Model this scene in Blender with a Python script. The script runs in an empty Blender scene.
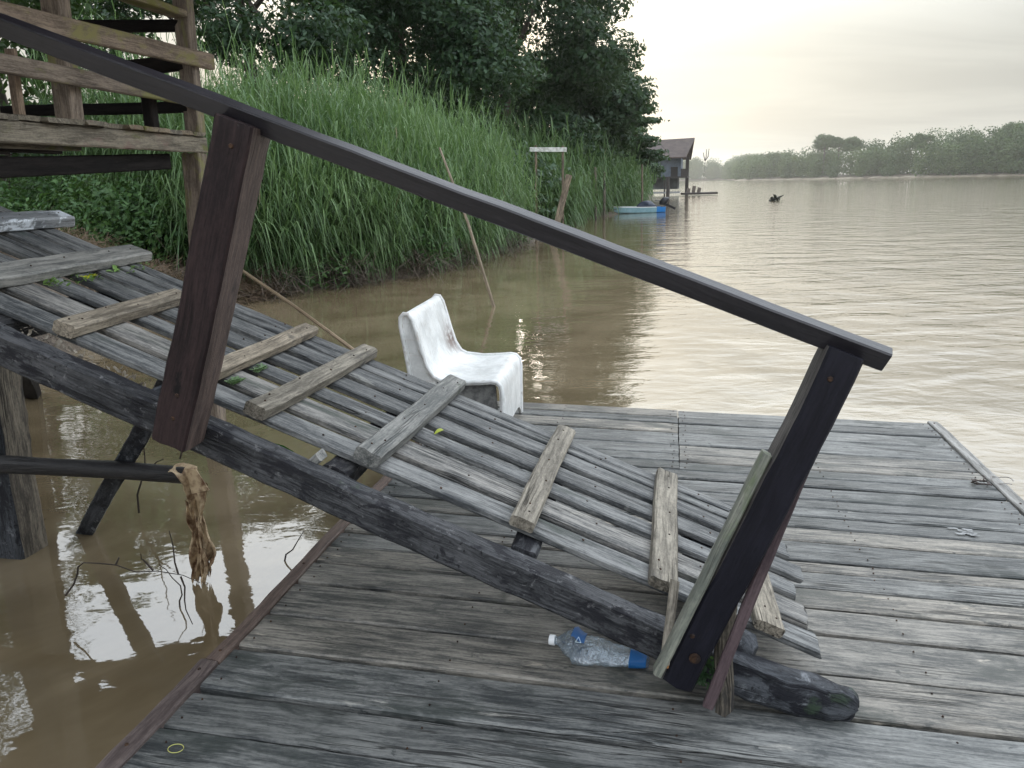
import bpy, math, random
import numpy as np
from mathutils import Matrix, Vector
random.seed(7); rng = np.random.default_rng(11)
SC = bpy.context.scene
COL = SC.collection
R = math.radians

# ------------------------------------------------------------------ frames
def nz(v):
    v = np.array(v, float); return v / np.linalg.norm(v)
F = 800.0
H = 1.85                                   # camera height over the water
_up = nz((-.025, 1, -(205 - .025 * 159) / 800))
_f = np.array((0, 0, 1.)); _y = nz(_f - _up * _f.dot(_up)); _x = np.cross(_y, _up)
if _x[0] < 0: _x = -_x
CW = np.array([_x, _y, _up])               # camera axes (right, up, forward) -> world
_N = nz((0, 800, -206)); _W = nz((159, 206, 800)); _U = nz(np.cross(_N, _W))
if _U[0] < 0: _U = -_U
DU, DW, DN = CW @ _U, CW @ _W, CW @ _N      # pontoon axes: along the planks, across the planks, up
DO = np.array([0, 0, H]) - 1.5 * DN         # pontoon origin (deck surface, below the photographer)
def P(u, w, n=0.):
    return DO + u * DU + w * DW + n * DN
Z3 = np.array((0, 0, 1.))

# ------------------------------------------------------------------ camera
cam = bpy.data.cameras.new('camera'); co = bpy.data.objects.new('camera', cam); COL.objects.link(co)
cam.sensor_width = 36; cam.lens = F / 1024 * 36; cam.clip_end = 6000; cam.clip_start = .02
m = Matrix.Identity(4)
for i in range(3):
    m[i][0] = CW[i, 0]; m[i][1] = CW[i, 1]; m[i][2] = -CW[i, 2]
m[0][3], m[1][3], m[2][3] = 0, 0, H
co.matrix_world = m
SC.camera = co

# ------------------------------------------------------------------ node helper
class NT:
    def __init__(s, tree): s.t = tree; s.n = tree.nodes; s.l = tree.links
    def add(s, typ, **kw):
        nd = s.n.new(typ)
        ins = kw.pop('ins', {})
        for k, v in kw.items(): setattr(nd, k, v)
        for k, v in ins.items():
            sock = nd.inputs[k]
            if isinstance(v, bpy.types.NodeSocket): s.l.new(v, sock)
            else: sock.default_value = v
        return nd
    def math(s, op, a, b=0., c=0., clamp=False):
        return s.add('ShaderNodeMath', operation=op, use_clamp=clamp, ins={0: a, 1: b, 2: c}).outputs[0]
    def vmath(s, op, a, b=(0, 0, 0)):
        return s.add('ShaderNodeVectorMath', operation=op, ins={0: a, 1: b}).outputs[0]
    def noise(s, vec, scale=1., detail=3., rough=.55, dist=0.):
        return s.add('ShaderNodeTexNoise', ins={'Vector': vec, 'Scale': scale, 'Detail': detail, 'Roughness': rough, 'Distortion': dist}).outputs[0]
    def ramp(s, v, a, b, lo=0., hi=1.):
        return s.add('ShaderNodeMapRange', interpolation_type='SMOOTHSTEP', ins={0: v, 1: a, 2: b, 3: lo, 4: hi}).outputs[0]
    def mix(s, f, a, b, bt='MIX'):
        nd = s.n.new('ShaderNodeMix'); nd.data_type = 'RGBA'; nd.blend_type = bt
        for k, v in ((0, f), (6, a), (7, b)):
            if isinstance(v, bpy.types.NodeSocket): s.l.new(v, nd.inputs[k])
            else: nd.inputs[k].default_value = (*v, 1) if isinstance(v, tuple) and len(v) == 3 else v
        return nd.outputs[2]

# ------------------------------------------------------------------ world
SUN_EL, SUN_AZ = R(12), R(-4)               # azimuth from +Y towards +X
wd = bpy.data.worlds.new('World'); SC.world = wd; wd.use_nodes = True
w = NT(wd.node_tree); w.n.clear()
sky = w.add('ShaderNodeTexSky', sky_type='NISHITA', sun_disc=False, sun_elevation=SUN_EL, sun_rotation=SUN_AZ,
            air_density=1.3, dust_density=4.0, ozone_density=1.2, altitude=0)
tc = w.add('ShaderNodeTexCoord').outputs['Generated']
sep = w.add('ShaderNodeSeparateXYZ', ins={0: tc})
zc = w.math('MAXIMUM', sep.outputs[2], 0.0)
# flat cloud layer seen in perspective
den = w.math('ADD', zc, .10)
cx = w.math('DIVIDE', sep.outputs[0], den); cy = w.math('DIVIDE', sep.outputs[1], den)
cv = w.add('ShaderNodeCombineXYZ', ins={0: cx, 1: cy, 2: 0.}).outputs[0]
n1 = w.noise(w.vmath('MULTIPLY', cv, (.6, 1.6, 1)), .6, 6, .55, .5)
n2 = w.noise(w.vmath('ADD', cv, (7.3, 2.1, 0)), .23, 4, .5, .3)
cl = w.ramp(w.math('ADD', w.math('MULTIPLY', n1, .6), w.math('MULTIPLY', n2, .5)), .44, .68)
sd = (math.sin(SUN_AZ + R(10)) * math.cos(R(9)), math.cos(SUN_AZ + R(10)) * math.cos(R(9)), math.sin(R(9)))
dt = w.add('ShaderNodeVectorMath', operation='DOT_PRODUCT', ins={0: tc, 1: sd}).outputs['Value']
glow = w.math('POWER', w.math('MAXIMUM', dt, 0.0), 9.0)
glow2 = w.math('POWER', w.math('MAXIMUM', dt, 0.0), 60.0)
lowc = (6.7, 6.75, 6.35); highc = (8.3, 9.1, 10.0)
base = w.mix(w.ramp(sep.outputs[2], .05, .55), lowc, highc)
cloudc = w.mix(cl, base, w.mix(w.ramp(sep.outputs[2], .05, .5), (4.9, 4.98, 4.8), (6.6, 7.0, 7.6)))
g = w.mix(glow, (0., 0., 0.), (4.4, 4.25, 3.5), 'MIX')
cloudc = w.mix(1.0, cloudc, g, 'ADD')
cloudc = w.mix(w.math('MULTIPLY', glow2, .5), cloudc, (15., 14.6, 12.8))
nk = w.mix(1.0, sky.outputs[0], (.55, .55, .55), 'MULTIPLY')
up = w.add('ShaderNodeMapRange', interpolation_type='SMOOTHSTEP', ins={0: sep.outputs[2], 1: .12, 2: .45, 3: .84, 4: 2.95}).outputs[0]   # veil of cloud, luminous overhead
cloudc = w.mix(1.0, cloudc, w.add('ShaderNodeCombineColor', ins={0: up, 1: up, 2: up}).outputs[0], 'MULTIPLY')
fin = w.mix(.88, nk, cloudc)
bg = w.add('ShaderNodeBackground', ins={0: fin, 1: .11})
w.l.new(bg.outputs[0], w.add('ShaderNodeOutputWorld').inputs[0])

# ------------------------------------------------------------------ sun (veiled, low, ahead of the camera)
sl = bpy.data.lights.new('sun', 'SUN'); sl.energy = 1.1; sl.angle = R(12); sl.color = (1, .93, .80)
so = bpy.data.objects.new('sun', sl); COL.objects.link(so)
sdir = Vector((math.sin(SUN_AZ) * math.cos(SUN_EL), math.cos(SUN_AZ) * math.cos(SUN_EL), math.sin(SUN_EL)))
so.rotation_euler = (sdir).to_track_quat('Z', 'Y').to_euler(); so.location = (0, 0, 60)

vs = SC.view_settings
vs.view_transform = 'Standard'; vs.look = 'None'; vs.gamma = 1; vs.exposure = 0.0; vs.use_curve_mapping = False
SC.render.engine = 'CYCLES'
cy_ = SC.cycles
cy_.max_bounces = 8; cy_.diffuse_bounces = 3; cy_.glossy_bounces = 3; cy_.transmission_bounces = 6; cy_.transparent_max_bounces = 12; cy_.volume_bounces = 1
cy_.use_denoising = True; cy_.sample_clamp_indirect = 6
try: cy_.denoiser = 'OPENIMAGEDENOISE'
except Exception: pass

# ------------------------------------------------------------------ tagging and mesh building
def tag(o, label=None, cat=None, group=None, kind=None):
    if label: o['label'] = label
    if cat: o['category'] = cat
    if group: o['group'] = group
    if kind: o['kind'] = kind
    return o
def thing(name, label, cat, loc, group=None):
    o = bpy.data.objects.new(name, None); COL.objects.link(o); o.location = tuple(loc); o.empty_display_size = .1
    return tag(o, label, cat, group)
def rootloc(o):
    l = Vector((0, 0, 0))
    while o is not None:
        l += o.location; o = o.parent
    return np.array(l)

class MB:
    """collects geometry; gp = wood-grain coordinates, rnd = a random number per board"""
    def __init__(s): s.v = []; s.g = []; s.r = []; s.f = []; s.m = []; s.n = 0
    def add(s, v, f, g=None, rnd=None, mi=0):
        v = np.asarray(v, float)
        if g is None: g = v
        if rnd is None: rnd = random.random()
        s.v.append(v); s.g.append(np.asarray(g, float)); s.r.append(np.full(len(v), rnd))
        for q in f: s.f.append(tuple(int(i) + s.n for i in q)); s.m.append(mi)
        s.n += len(v)
        return s
    def build(s, name, mats, parent=None, smooth=True, ang=38, loc=None):
        V = np.concatenate(s.v); G = np.concatenate(s.g); Rn = np.concatenate(s.r)
        if parent is not None: off = rootloc(parent); l = (0, 0, 0)
        else:
            off = np.array(loc, float) if loc is not None else np.array([V[:, 0].mean(), V[:, 1].mean(), V[:, 2].min()]); l = tuple(off)
        me = bpy.data.meshes.new(name); me.from_pydata((V - off).tolist(), [], s.f)
        a = me.attributes.new('gp', 'FLOAT_VECTOR', 'POINT'); a.data.foreach_set('vector', G.ravel())
        a = me.attributes.new('rnd', 'FLOAT', 'POINT'); a.data.foreach_set('value', Rn)
        if not isinstance(mats, (list, tuple)): mats = [mats]
        for mt in mats: me.materials.append(mt)
        me.polygons.foreach_set('material_index', s.m)
        if smooth:
            me.polygons.foreach_set('use_smooth', [True] * len(me.polygons))
            me.set_sharp_from_angle(angle=R(ang))
        me.update()
        o = bpy.data.objects.new(name, me); COL.objects.link(o); o.location = l
        if parent is not None: o.parent = parent
        return o

def wig(p, amp, fr, ph):
    """cheap smooth pseudo-noise of positions"""
    x, y, z = p[..., 0] * fr, p[..., 1] * fr, p[..., 2] * fr
    return amp * (np.sin(x * 1.7 + ph) * np.cos(y * 2.3 + ph * 1.3) + .6 * np.sin(x * 3.9 + z * 3.1 + ph * 2.1) + .4 * np.sin(y * 7.7 + x * 6.1 - z * 5. + ph * .7)) / 1.6

def timber(mb, p0, p1, wd, W, T, seg=.07, bev=.005, wob=.0015, rag=.004, bow=0., w1=None, t1=None, rnd=None, mi=0, side=0, smi=1):
    """a sawn board or post from p0 to p1 (centre line), W wide along wd and T thick across it, worn edges, ragged ends"""
    p0, p1, wd = (np.asarray(a, float) for a in (p0, p1, wd))
    L = np.linalg.norm(p1 - p0); ax = (p1 - p0) / L
    wy = nz(wd - ax * wd.dot(ax)); wz = np.cross(ax, wy)
    n = max(3, int(L / seg) + 1)
    w1 = W if w1 is None else w1; t1 = T if t1 is None else t1
    loop = []
    b = min(bev, W * .3, T * .3)
    def edge_(a, c, k): return [(a[0] + (c[0] - a[0]) * i / k, a[1] + (c[1] - a[1]) * i / k) for i in range(k)]
    hy, hz = .5, .5; by, bz = b / W, b / T
    kw = 4 if W > .06 else 2; kt = 3 if T > .06 else 1
    loop += edge_((-hy + by, -hz), (hy - by, -hz), kw); loop += [(hy - by, -hz)]
    loop += edge_((hy, -hz + bz), (hy, hz - bz), kt); loop += [(hy, hz - bz)]
    loop += edge_((hy - by, hz), (-hy + by, hz), kw); loop += [(-hy + by, hz)]
    loop += edge_((-hy, hz - bz), (-hy, -hz + bz), kt); loop += [(-hy, -hz + bz)]
    loop = np.array(loop); K = len(loop)
    xs = np.linspace(0, 1, n); ph = random.random() * 100
    xs = np.concatenate([[xs[0]], [min(.25, .012 / L)], xs[1:-1], [1 - min(.25, .012 / L)], [xs[-1]]]); xs = np.sort(xs); n = len(xs)
    V = np.zeros((n, K, 3)); G = np.zeros((n, K, 3))
    for i, t in enumerate(xs):
        Wt = W + (w1 - W) * t; Tt = T + (t1 - T) * t
        sc = .985 if i in (0, n - 1) else 1.
        lp = np.stack([np.full(K, t * L), loop[:, 0] * Wt * sc, loop[:, 1] * Tt * sc], 1)
        G[i] = lp
        d = np.stack([np.zeros(K), wig(lp + ph, wob, 9., ph), wig(lp - ph, wob, 8., ph + 5)], 1)
        d[:, 1] += wob * 1.5 * math.sin(t * L * 5 + ph); d[:, 2] += bow * 4 * t * (1 - t)
        e = 1. if i in (0, n - 1) else 0.
        d[:, 0] += e * wig(lp * np.array([1, 3, 3]) + ph, rag, 12., ph)
        lp = lp + d
        V[i] = p0 + lp[:, :1] * ax + lp[:, 1:2] * wy + lp[:, 2:] * wz
    f = []; fm = []
    for i in range(n - 1):
        for k in range(K):
            k2 = (k + 1) % K
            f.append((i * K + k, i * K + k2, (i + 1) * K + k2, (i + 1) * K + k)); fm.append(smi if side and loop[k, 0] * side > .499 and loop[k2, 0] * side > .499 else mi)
    f.append(tuple(range(K - 1, -1, -1))); f.append(tuple((n - 1) * K + k for k in range(K))); fm += [mi, mi]
    G = G.reshape(-1, 3) + np.array([random.random() * 40, random.random() * 40, random.random() * 40])
    mb.add(V.reshape(-1, 3), f, G, rnd, mi)
    if side: mb.m[-len(fm):] = fm
    return mb

def tube(mb, pts, rad, K=8, wob=0., mi=0, rnd=None):
    pts = np.asarray(pts, float); n = len(pts)
    rad = np.full(n, rad) if np.isscalar(rad) else np.asarray(rad, float)
    tg = np.gradient(pts, axis=0); V = []; G = []; ph = random.random() * 50
    u = nz(np.cross(nz(tg[0]), (.31, .27, .91))); s = 0
    for i in range(n):
        t = nz(tg[i]); u = nz(u - t * u.dot(t)); v = np.cross(t, u)
        if i: s += np.linalg.norm(pts[i] - pts[i - 1])
        for k in range(K):
            a = 2 * math.pi * k / K
            r = rad[i] * (1 + wob * math.sin(3 * a + s * 9 + ph) + wob * .7 * math.sin(2 * a - s * 21 + ph))
            V.append(pts[i] + r * (math.cos(a) * u + math.sin(a) * v)); G.append((s, r * math.cos(a), r * math.sin(a)))
    f = [(i * K + k, i * K + (k + 1) % K, (i + 1) * K + (k + 1) % K, (i + 1) * K + k) for i in range(n - 1) for k in range(K)]
    f.append(tuple(range(K - 1, -1, -1))); f.append(tuple((n - 1) * K + k for k in range(K)))
    mb.add(V, f, np.array(G) + random.random() * 30, rnd, mi); return mb

def nail(mb, p, nrm, r=.006, mi=1):
    r *= .72
    nrm = nz(nrm); a = nz(np.cross(nrm, (.3, .9, .2))); b = np.cross(nrm, a); p = np.asarray(p, float)
    V = [p + r * (math.cos(t) * a + math.sin(t) * b) - nrm * .002 for t in np.linspace(0, 2 * math.pi, 7)[:-1]] + [p + r * .7 * (math.cos(t) * a + math.sin(t) * b) + nrm * .0018 for t in np.linspace(0, 2 * math.pi, 7)[:-1]]
    f = [(k, (k + 1) % 6, 6 + (k + 1) % 6, 6 + k) for k in range(6)] + [tuple(range(6, 12))]
    mb.add(V, f, mi=mi)

def fast_mesh(name, V, quads, mats, rnd=None, parent=None, loc=None, smooth=False):
    """big leaf meshes straight from arrays"""
    V = np.asarray(V, np.float32); Q = np.asarray(quads, np.int32)
    off = rootloc(parent) if parent is not None else np.array(loc if loc is not None else (V[:, 0].mean(), V[:, 1].mean(), V[:, 2].min()))
    me = bpy.data.meshes.new(name); me.vertices.add(len(V)); me.vertices.foreach_set('co', (V - off.astype(np.float32)).ravel())
    me.loops.add(Q.size); me.loops.foreach_set('vertex_index', Q.ravel())
    k = Q.shape[1]; me.polygons.add(len(Q)); me.polygons.foreach_set('loop_start', np.arange(0, Q.size, k, dtype=np.int32))
    try: me.polygons.foreach_set('loop_total', np.full(len(Q), k, np.int32))
    except Exception: pass
    if rnd is not None:
        a = me.attributes.new('rnd', 'FLOAT', 'FACE'); a.data.foreach_set('value', np.asarray(rnd, np.float32))
    me.materials.append(mats)
    me.update(calc_edges=True)
    if smooth: me.polygons.foreach_set('use_smooth', np.ones(len(Q), bool))
    o = bpy.data.objects.new(name, me); COL.objects.link(o)
    if parent is not None: o.parent = parent
    else: o.location = tuple(off)
    return o

# ------------------------------------------------------------------ materials
def mat(name):
    mt = bpy.data.materials.new(name); mt.use_nodes = True; t = NT(mt.node_tree); t.n.clear()
    out = t.add('ShaderNodeOutputMaterial'); return mt, t, out

def wood(name, dark, light, rough=.6, bump=.5, patches=(), var=.35, crack=.6, spec=.3, grain=1., tint=.5):
    """weathered timber; patches = (colour, threshold, softness, scale, stretch)"""
    mt, t, out = mat(name)
    gp = t.add('ShaderNodeAttribute', attribute_name='gp').outputs['Vector']
    rn = t.add('ShaderNodeAttribute', attribute_name='rnd').outputs['Fac']
    warp = t.noise(gp, 2.2, 2, .5)
    gq = t.vmath('ADD', gp, t.add('ShaderNodeCombineXYZ', ins={0: 0., 1: t.math('MULTIPLY', warp, .028), 2: t.math('MULTIPLY', warp, .022)}).outputs[0])
    fine = t.noise(t.vmath('MULTIPLY', gq, (11, 170 * grain, 170 * grain)), 1, 4, .65)
    mid = t.noise(t.vmath('MULTIPLY', gq, (4.2, 42 * grain, 42 * grain)), 1, 6, .68, .5)
    broad = t.noise(t.vmath('MULTIPLY', gq, (2.4, 7, 7)), 1, 5, .65)
    speck = t.noise(t.vmath('MULTIPLY', gp, (60, 110, 110)), 1, 3, .7)
    f = t.math('ADD', t.math('MULTIPLY', mid, .44), t.math('ADD', t.math('MULTIPLY', fine, .26), t.math('ADD', t.math('MULTIPLY', broad, .36), t.math('MULTIPLY', speck, .16))))
    f = t.ramp(f, .50, .74)
    col = t.mix(f, dark, light)
    # long checks and cracks along the grain
    ck = t.noise(t.vmath('MULTIPLY', gq, (1.3, 46 * grain, 46 * grain)), 1, 2, .5, .25)
    ckl = t.ramp(t.math('ABSOLUTE', t.math('SUBTRACT', ck, .5)), .0, .030, 1, 0)
    gate = t.ramp(t.noise(t.vmath('MULTIPLY', gp, (2.2, 7, 7)), 1, 2, .5), .50, .62)
    ckm = t.math('MULTIPLY', t.math('MULTIPLY', ckl, gate), crack)
    col = t.mix(ckm, col, tuple(c * .18 for c in dark))
    # small knots / weather spots
    sp = t.ramp(t.noise(t.vmath('MULTIPLY', gp, (14, 30, 30)), 1, 3, .6), .64, .72)
    col = t.mix(t.math('MULTIPLY', sp, .45), col, tuple(c * .45 for c in dark))
    for (pc, th, soft, sc, st) in patches:
        pm = t.ramp(t.noise(t.vmath('MULTIPLY', gp, (sc / st, sc, sc)), 1, 6, .68, .3), th, th + soft)
        col = t.mix(pm, col, pc)
    col = t.mix(t.math('MULTIPLY', t.ramp(rn, .55, .9), tint), col, t.mix(1.0, col, (1.22, 1.0, .78), 'MULTIPLY'))
    vv = t.math('ADD', 1 - var * .5, t.math('MULTIPLY', rn, var))
    col = t.mix(1.0, col, t.add('ShaderNodeCombineColor', ins={0: vv, 1: vv, 2: vv}).outputs[0], 'MULTIPLY')
    hgt = t.math('SUBTRACT', t.math('ADD', t.math('MULTIPLY', mid, .6), t.math('ADD', t.math('MULTIPLY', fine, .35), t.math('MULTIPLY', speck, .2))), t.math('MULTIPLY', ckm, 1.0))
    bm = t.add('ShaderNodeBump', ins={'Strength': bump, 'Distance': .009, 'Height': hgt}).outputs[0]
    ro = t.math('ADD', rough, t.math('MULTIPLY', t.math('SUBTRACT', broad, .5), .35))
    b = t.add('ShaderNodeBsdfPrincipled', ins={'Base Color': col, 'Roughness': ro, 'Normal': bm, 'Specular IOR Level': spec})
    t.l.new(b.outputs[0], out.inputs[0]); return mt

def plain(name, col, rough=.5, spec=.5, metal=0., noise=None, bump=0., trans=0., ior=1.45, sc=8.):
    mt, t, out = mat(name)
    c = (*col, 1)
    b = t.add('ShaderNodeBsdfPrincipled', ins={'Roughness': rough, 'Metallic': metal, 'Specular IOR Level': spec, 'Transmission Weight': trans, 'IOR': ior})
    oc = t.add('ShaderNodeTexCoord').outputs['Object']
    n = t.noise(oc, sc, 5, .6)
    if noise: t.l.new(t.mix(t.ramp(n, .38, .66), c, (*noise, 1)), b.inputs['Base Color'])
    else: b.inputs['Base Color'].default_value = c
    if bump: t.l.new(t.add('ShaderNodeBump', ins={'Strength': bump, 'Distance': .02, 'Height': n}).outputs[0], b.inputs['Normal'])
    t.l.new(b.outputs[0], out.inputs[0]); return mt

def leafmat(name, c0, c1, trans=.35, rough=.5, dry=None, dryth=.95, spec=.35):
    mt, t, out = mat(name)
    rn = t.add('ShaderNodeAttribute', attribute_name='rnd').outputs['Fac']
    oc = t.add('ShaderNodeTexCoord').outputs['Object']
    n = t.noise(oc, .6, 3, .6)
    col = t.mix(t.math('ADD', t.math('MULTIPLY', rn, .75), t.math('MULTIPLY', t.ramp(n, .35, .65), .25)), c0, c1)
    if dry: col = t.mix(t.ramp(rn, dryth, dryth + .01), col, dry)
    b = t.add('ShaderNodeBsdfPrincipled', ins={'Base Color': col, 'Roughness': rough, 'Specular IOR Level': spec})
    tr = t.add('ShaderNodeBsdfTranslucent', ins={0: t.mix(.5, col, (.10, .16, .02))})
    ms = t.add('ShaderNodeMixShader', ins={0: trans, 1: b.outputs[0], 2: tr.outputs[0]})
    t.l.new(ms.outputs[0], out.inputs[0]); return mt

M = {}
M['deck'] = wood('weathered_deck_wood', (.030, .034, .036), (.215, .218, .208), .50, .8,
                 patches=(((.036, .042, .040), .53, .12, 3.2, 2.), ((.33, .32, .29), .62, .10, 8., 3.), ((.05, .055, .055), .60, .06, 16., 1.6), ((.17, .12, .085), .70, .06, 3.5, 3.)), var=.60, spec=.55, crack=.95)
M['slat'] = wood('weathered_slat_wood', (.038, .042, .046), (.25, .252, .245), .6, .8,
                 patches=(((.035, .045, .040), .57, .12, 5., 4.), ((.28, .28, .26), .65, .08, 9., 3.)), var=.5, spec=.45, crack=.9, tint=.25)
M['cleat'] = wood('split_cleat_wood', (.10, .088, .070), (.36, .325, .265), .62, .9,
                  patches=(((.09, .085, .075), .58, .10, 6., 2.), ((.06, .10, .05), .69, .05, 10., 1.5)), var=.28, crack=.8)
M['cleatgrey'] = wood('grey_cleat_wood', (.085, .09, .088), (.29, .285, .265), .55, .7,
                      patches=(((.06, .075, .05), .60, .10, 7., 2.),), var=.2)
M['cleatwhite'] = wood('whitened_cleat_wood', (.10, .11, .12), (.30, .31, .32), .4, .5,
                       patches=(((.62, .66, .70), .50, .06, 7., 2.),), var=.1)
M['stringer'] = wood('blackened_beam_wood', (.014, .016, .020), (.085, .092, .104), .65, 1.0,
                     patches=(((.012, .013, .018), .50, .08, 14., 2.), ((.16, .17, .185), .58, .12, 26., 1.3), ((.008, .009, .012), .58, .08, 40., 1.), ((.035, .055, .035), .64, .08, 6., 2.)), var=.1, crack=.5)
M['post'] = wood('dark_stained_post_wood', (.013, .008, .009), (.042, .026, .026), .5, .35,
                 patches=(((.045, .030, .026), .60, .10, 5., 3.), ((.11, .10, .10), .68, .05, 14., 2.), ((.006, .005, .006), .60, .08, 9., 2.)), var=.1, crack=.5, spec=.22)
M['postdark'] = wood('near_black_post_wood', (.006, .006, .010), (.014, .014, .022), .5, .35,
                     patches=(((.030, .025, .025), .62, .10, 5., 3.), ((.13, .13, .14), .70, .04, 12., 2.5)), var=.1, crack=.5, spec=.22)
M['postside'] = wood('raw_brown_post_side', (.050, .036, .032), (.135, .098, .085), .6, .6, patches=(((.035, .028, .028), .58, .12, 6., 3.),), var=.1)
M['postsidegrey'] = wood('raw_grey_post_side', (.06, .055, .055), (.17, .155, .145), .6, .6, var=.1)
M['rail'] = wood('dark_painted_rail_wood', (.009, .009, .013), (.022, .022, .030), .36, .25,
                 patches=(((.055, .055, .062), .64, .12, 6., 5.),), var=.1, crack=.2, spec=.6)
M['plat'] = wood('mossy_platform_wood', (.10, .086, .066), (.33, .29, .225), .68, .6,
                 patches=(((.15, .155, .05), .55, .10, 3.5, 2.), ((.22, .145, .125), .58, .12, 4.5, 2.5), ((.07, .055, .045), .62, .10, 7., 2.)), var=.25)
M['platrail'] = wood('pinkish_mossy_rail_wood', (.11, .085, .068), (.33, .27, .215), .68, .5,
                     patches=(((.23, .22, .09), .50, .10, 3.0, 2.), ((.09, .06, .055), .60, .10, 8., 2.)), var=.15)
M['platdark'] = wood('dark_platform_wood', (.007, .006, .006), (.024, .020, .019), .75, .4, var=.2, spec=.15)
M['greenlath'] = wood('green_grey_lath_wood', (.09, .11, .105), (.24, .27, .25), .65, .4, patches=(((.13, .17, .12), .55, .1, 8., 2.),), var=.05)
M['redlath'] = wood('red_brown_lath_wood', (.040, .026, .030), (.105, .074, .078), .6, .4, var=.05)
M['trim'] = wood('brown_trim_wood', (.055, .042, .040), (.145, .115, .105), .6, .4, patches=(((.10, .045, .03), .68, .05, 9., 1.),), var=.1)
M['trimlight'] = wood('pale_trim_wood', (.15, .145, .135), (.36, .35, .33), .6, .4, var=.05)
M['pole'] = wood('pile_wood', (.055, .048, .040), (.26, .225, .175), .7, .8, patches=(((.035, .033, .032), .56, .10, 5., 3.),), var=.1, crack=.8)
M['freshcut'] = wood('orange_cut_wood', (.20, .10, .035), (.36, .20, .09), .7, .4, var=.1)
M['driftpole'] = wood('wet_black_pole', (.012, .012, .014), (.035, .033, .033), .45, .6, var=.1)
M['bamboo'] = wood('pale_bamboo', (.14, .11, .075), (.30, .25, .18), .5, .3, var=.1)
M['bark'] = wood('tree_bark', (.05, .042, .035), (.12, .10, .08), .8, .6, var=.2)
M['stick'] = wood('thin_twig', (.03, .022, .018), (.07, .055, .045), .8, .2, var=.2)
M['nail'] = plain('rusty_nail', (.035, .025, .022), .55, .5, .6, noise=(.09, .05, .03), sc=40)

# ------------------------------------------------------------------ water, ground
LS = [(-60, -60), (-24, -20), (-10, 0), (-6.2, 5), (-5.15, 8), (-5.3, 10.3), (-5.05, 11.8), (-4.85, 13.5), (-3.73, 14.97), (-2.26, 16.6), (-.95, 19.7), (.68, 25.5), (2.3, 34), (4.0, 41.5), (6.2, 46.2), (9.6, 60), (14, 80), (17, 97), (25, 160), (46, 280), (70, 430), (108, 600), (150, 790)]
FS = [(215, 820), (165, 610), (127, 455), (143, 395), (160, 352), (176, 318), (188, 290), (215, 215), (260, 110), (330, -60), (420, -300)]
POLY = np.array(LS + FS + [(300, -900), (-300, -900)], float)
def sdist(px, py):
    """distance inland (+) or out on the water (-) from the banks"""
    p = np.stack([px, py], -1); A = POLY; B = np.roll(POLY, -1, 0)
    best = np.full(px.shape, 1e9); inside = np.zeros(px.shape, bool)
    for a, b in zip(A, B):
        ab = b - a; t = np.clip(((p - a) @ ab) / (ab @ ab), 0, 1)
        d = np.linalg.norm(p - a - t[..., None] * ab, axis=-1); best = np.minimum(best, d)
        c = ((a[1] > py) != (b[1] > py)) & (px < (b[0] - a[0]) * (py - a[1]) / ((b[1] - a[1]) if b[1] != a[1] else 1e-9) + a[0])
        inside ^= c
    return np.where(inside, -best, best)
def gz(x, y):
    x = np.asarray(x, float); y = np.asarray(y, float); d = sdist(x, y)
    z = np.where(d > 0, 1.25 * (1 - np.exp(-np.maximum(d, 0) / 1.5)) + .02 * np.minimum(np.maximum(d, 0), 40), np.maximum(d * .35, -1.6))
    return z + np.where(np.abs(d) < 60, .06 * np.sin(x * 2.1 + y * 1.3) * np.cos(y * 1.9 - x) + .03 * np.sin(x * 6.3 - y * 5.1), 0) * np.exp(-np.abs(d) / 30)
def sp(lim, c, n, k):
    t = np.linspace(-1, 1, n); return c + lim * np.sinh(k * t) / np.sinh(k)
gx = sp(1490, -4, 330, 7.6); gy = sp(1490, 12, 330, 7.0)
GX, GY = np.meshgrid(gx, gy, indexing='ij'); GZ = gz(GX, GY)
gv = np.stack([GX, GY, GZ], -1).reshape(-1, 3); ni, nj = GX.shape
ii, jj = np.meshgrid(np.arange(ni - 1), np.arange(nj - 1), indexing='ij')
q = np.stack([ii * nj + jj, (ii + 1) * nj + jj, (ii + 1) * nj + jj + 1, ii * nj + jj + 1], -1).reshape(-1, 4)
mt, t, out = mat('muddy_bank_soil')
oc = t.add('ShaderNodeTexCoord').outputs['Object']
a_ = t.noise(oc, 1.5, 6, .65); b_ = t.noise(oc, 14, 5, .6)
col = t.mix(t.ramp(a_, .4, .62), (.060, .043, .030), (.13, .10, .072)); col = t.mix(t.ramp(b_, .5, .7), col, (.16, .125, .09))
bb = t.add('ShaderNodeBsdfPrincipled', ins={'Base Color': col, 'Roughness': .8, 'Normal': t.add('ShaderNodeBump', ins={'Strength': .8, 'Distance': .08, 'Height': b_}).outputs[0]})
t.l.new(bb.outputs[0], out.inputs[0])
tag(fast_mesh('ground', gv, q, mt, loc=(0, 0, 0), smooth=True), kind='structure')

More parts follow.
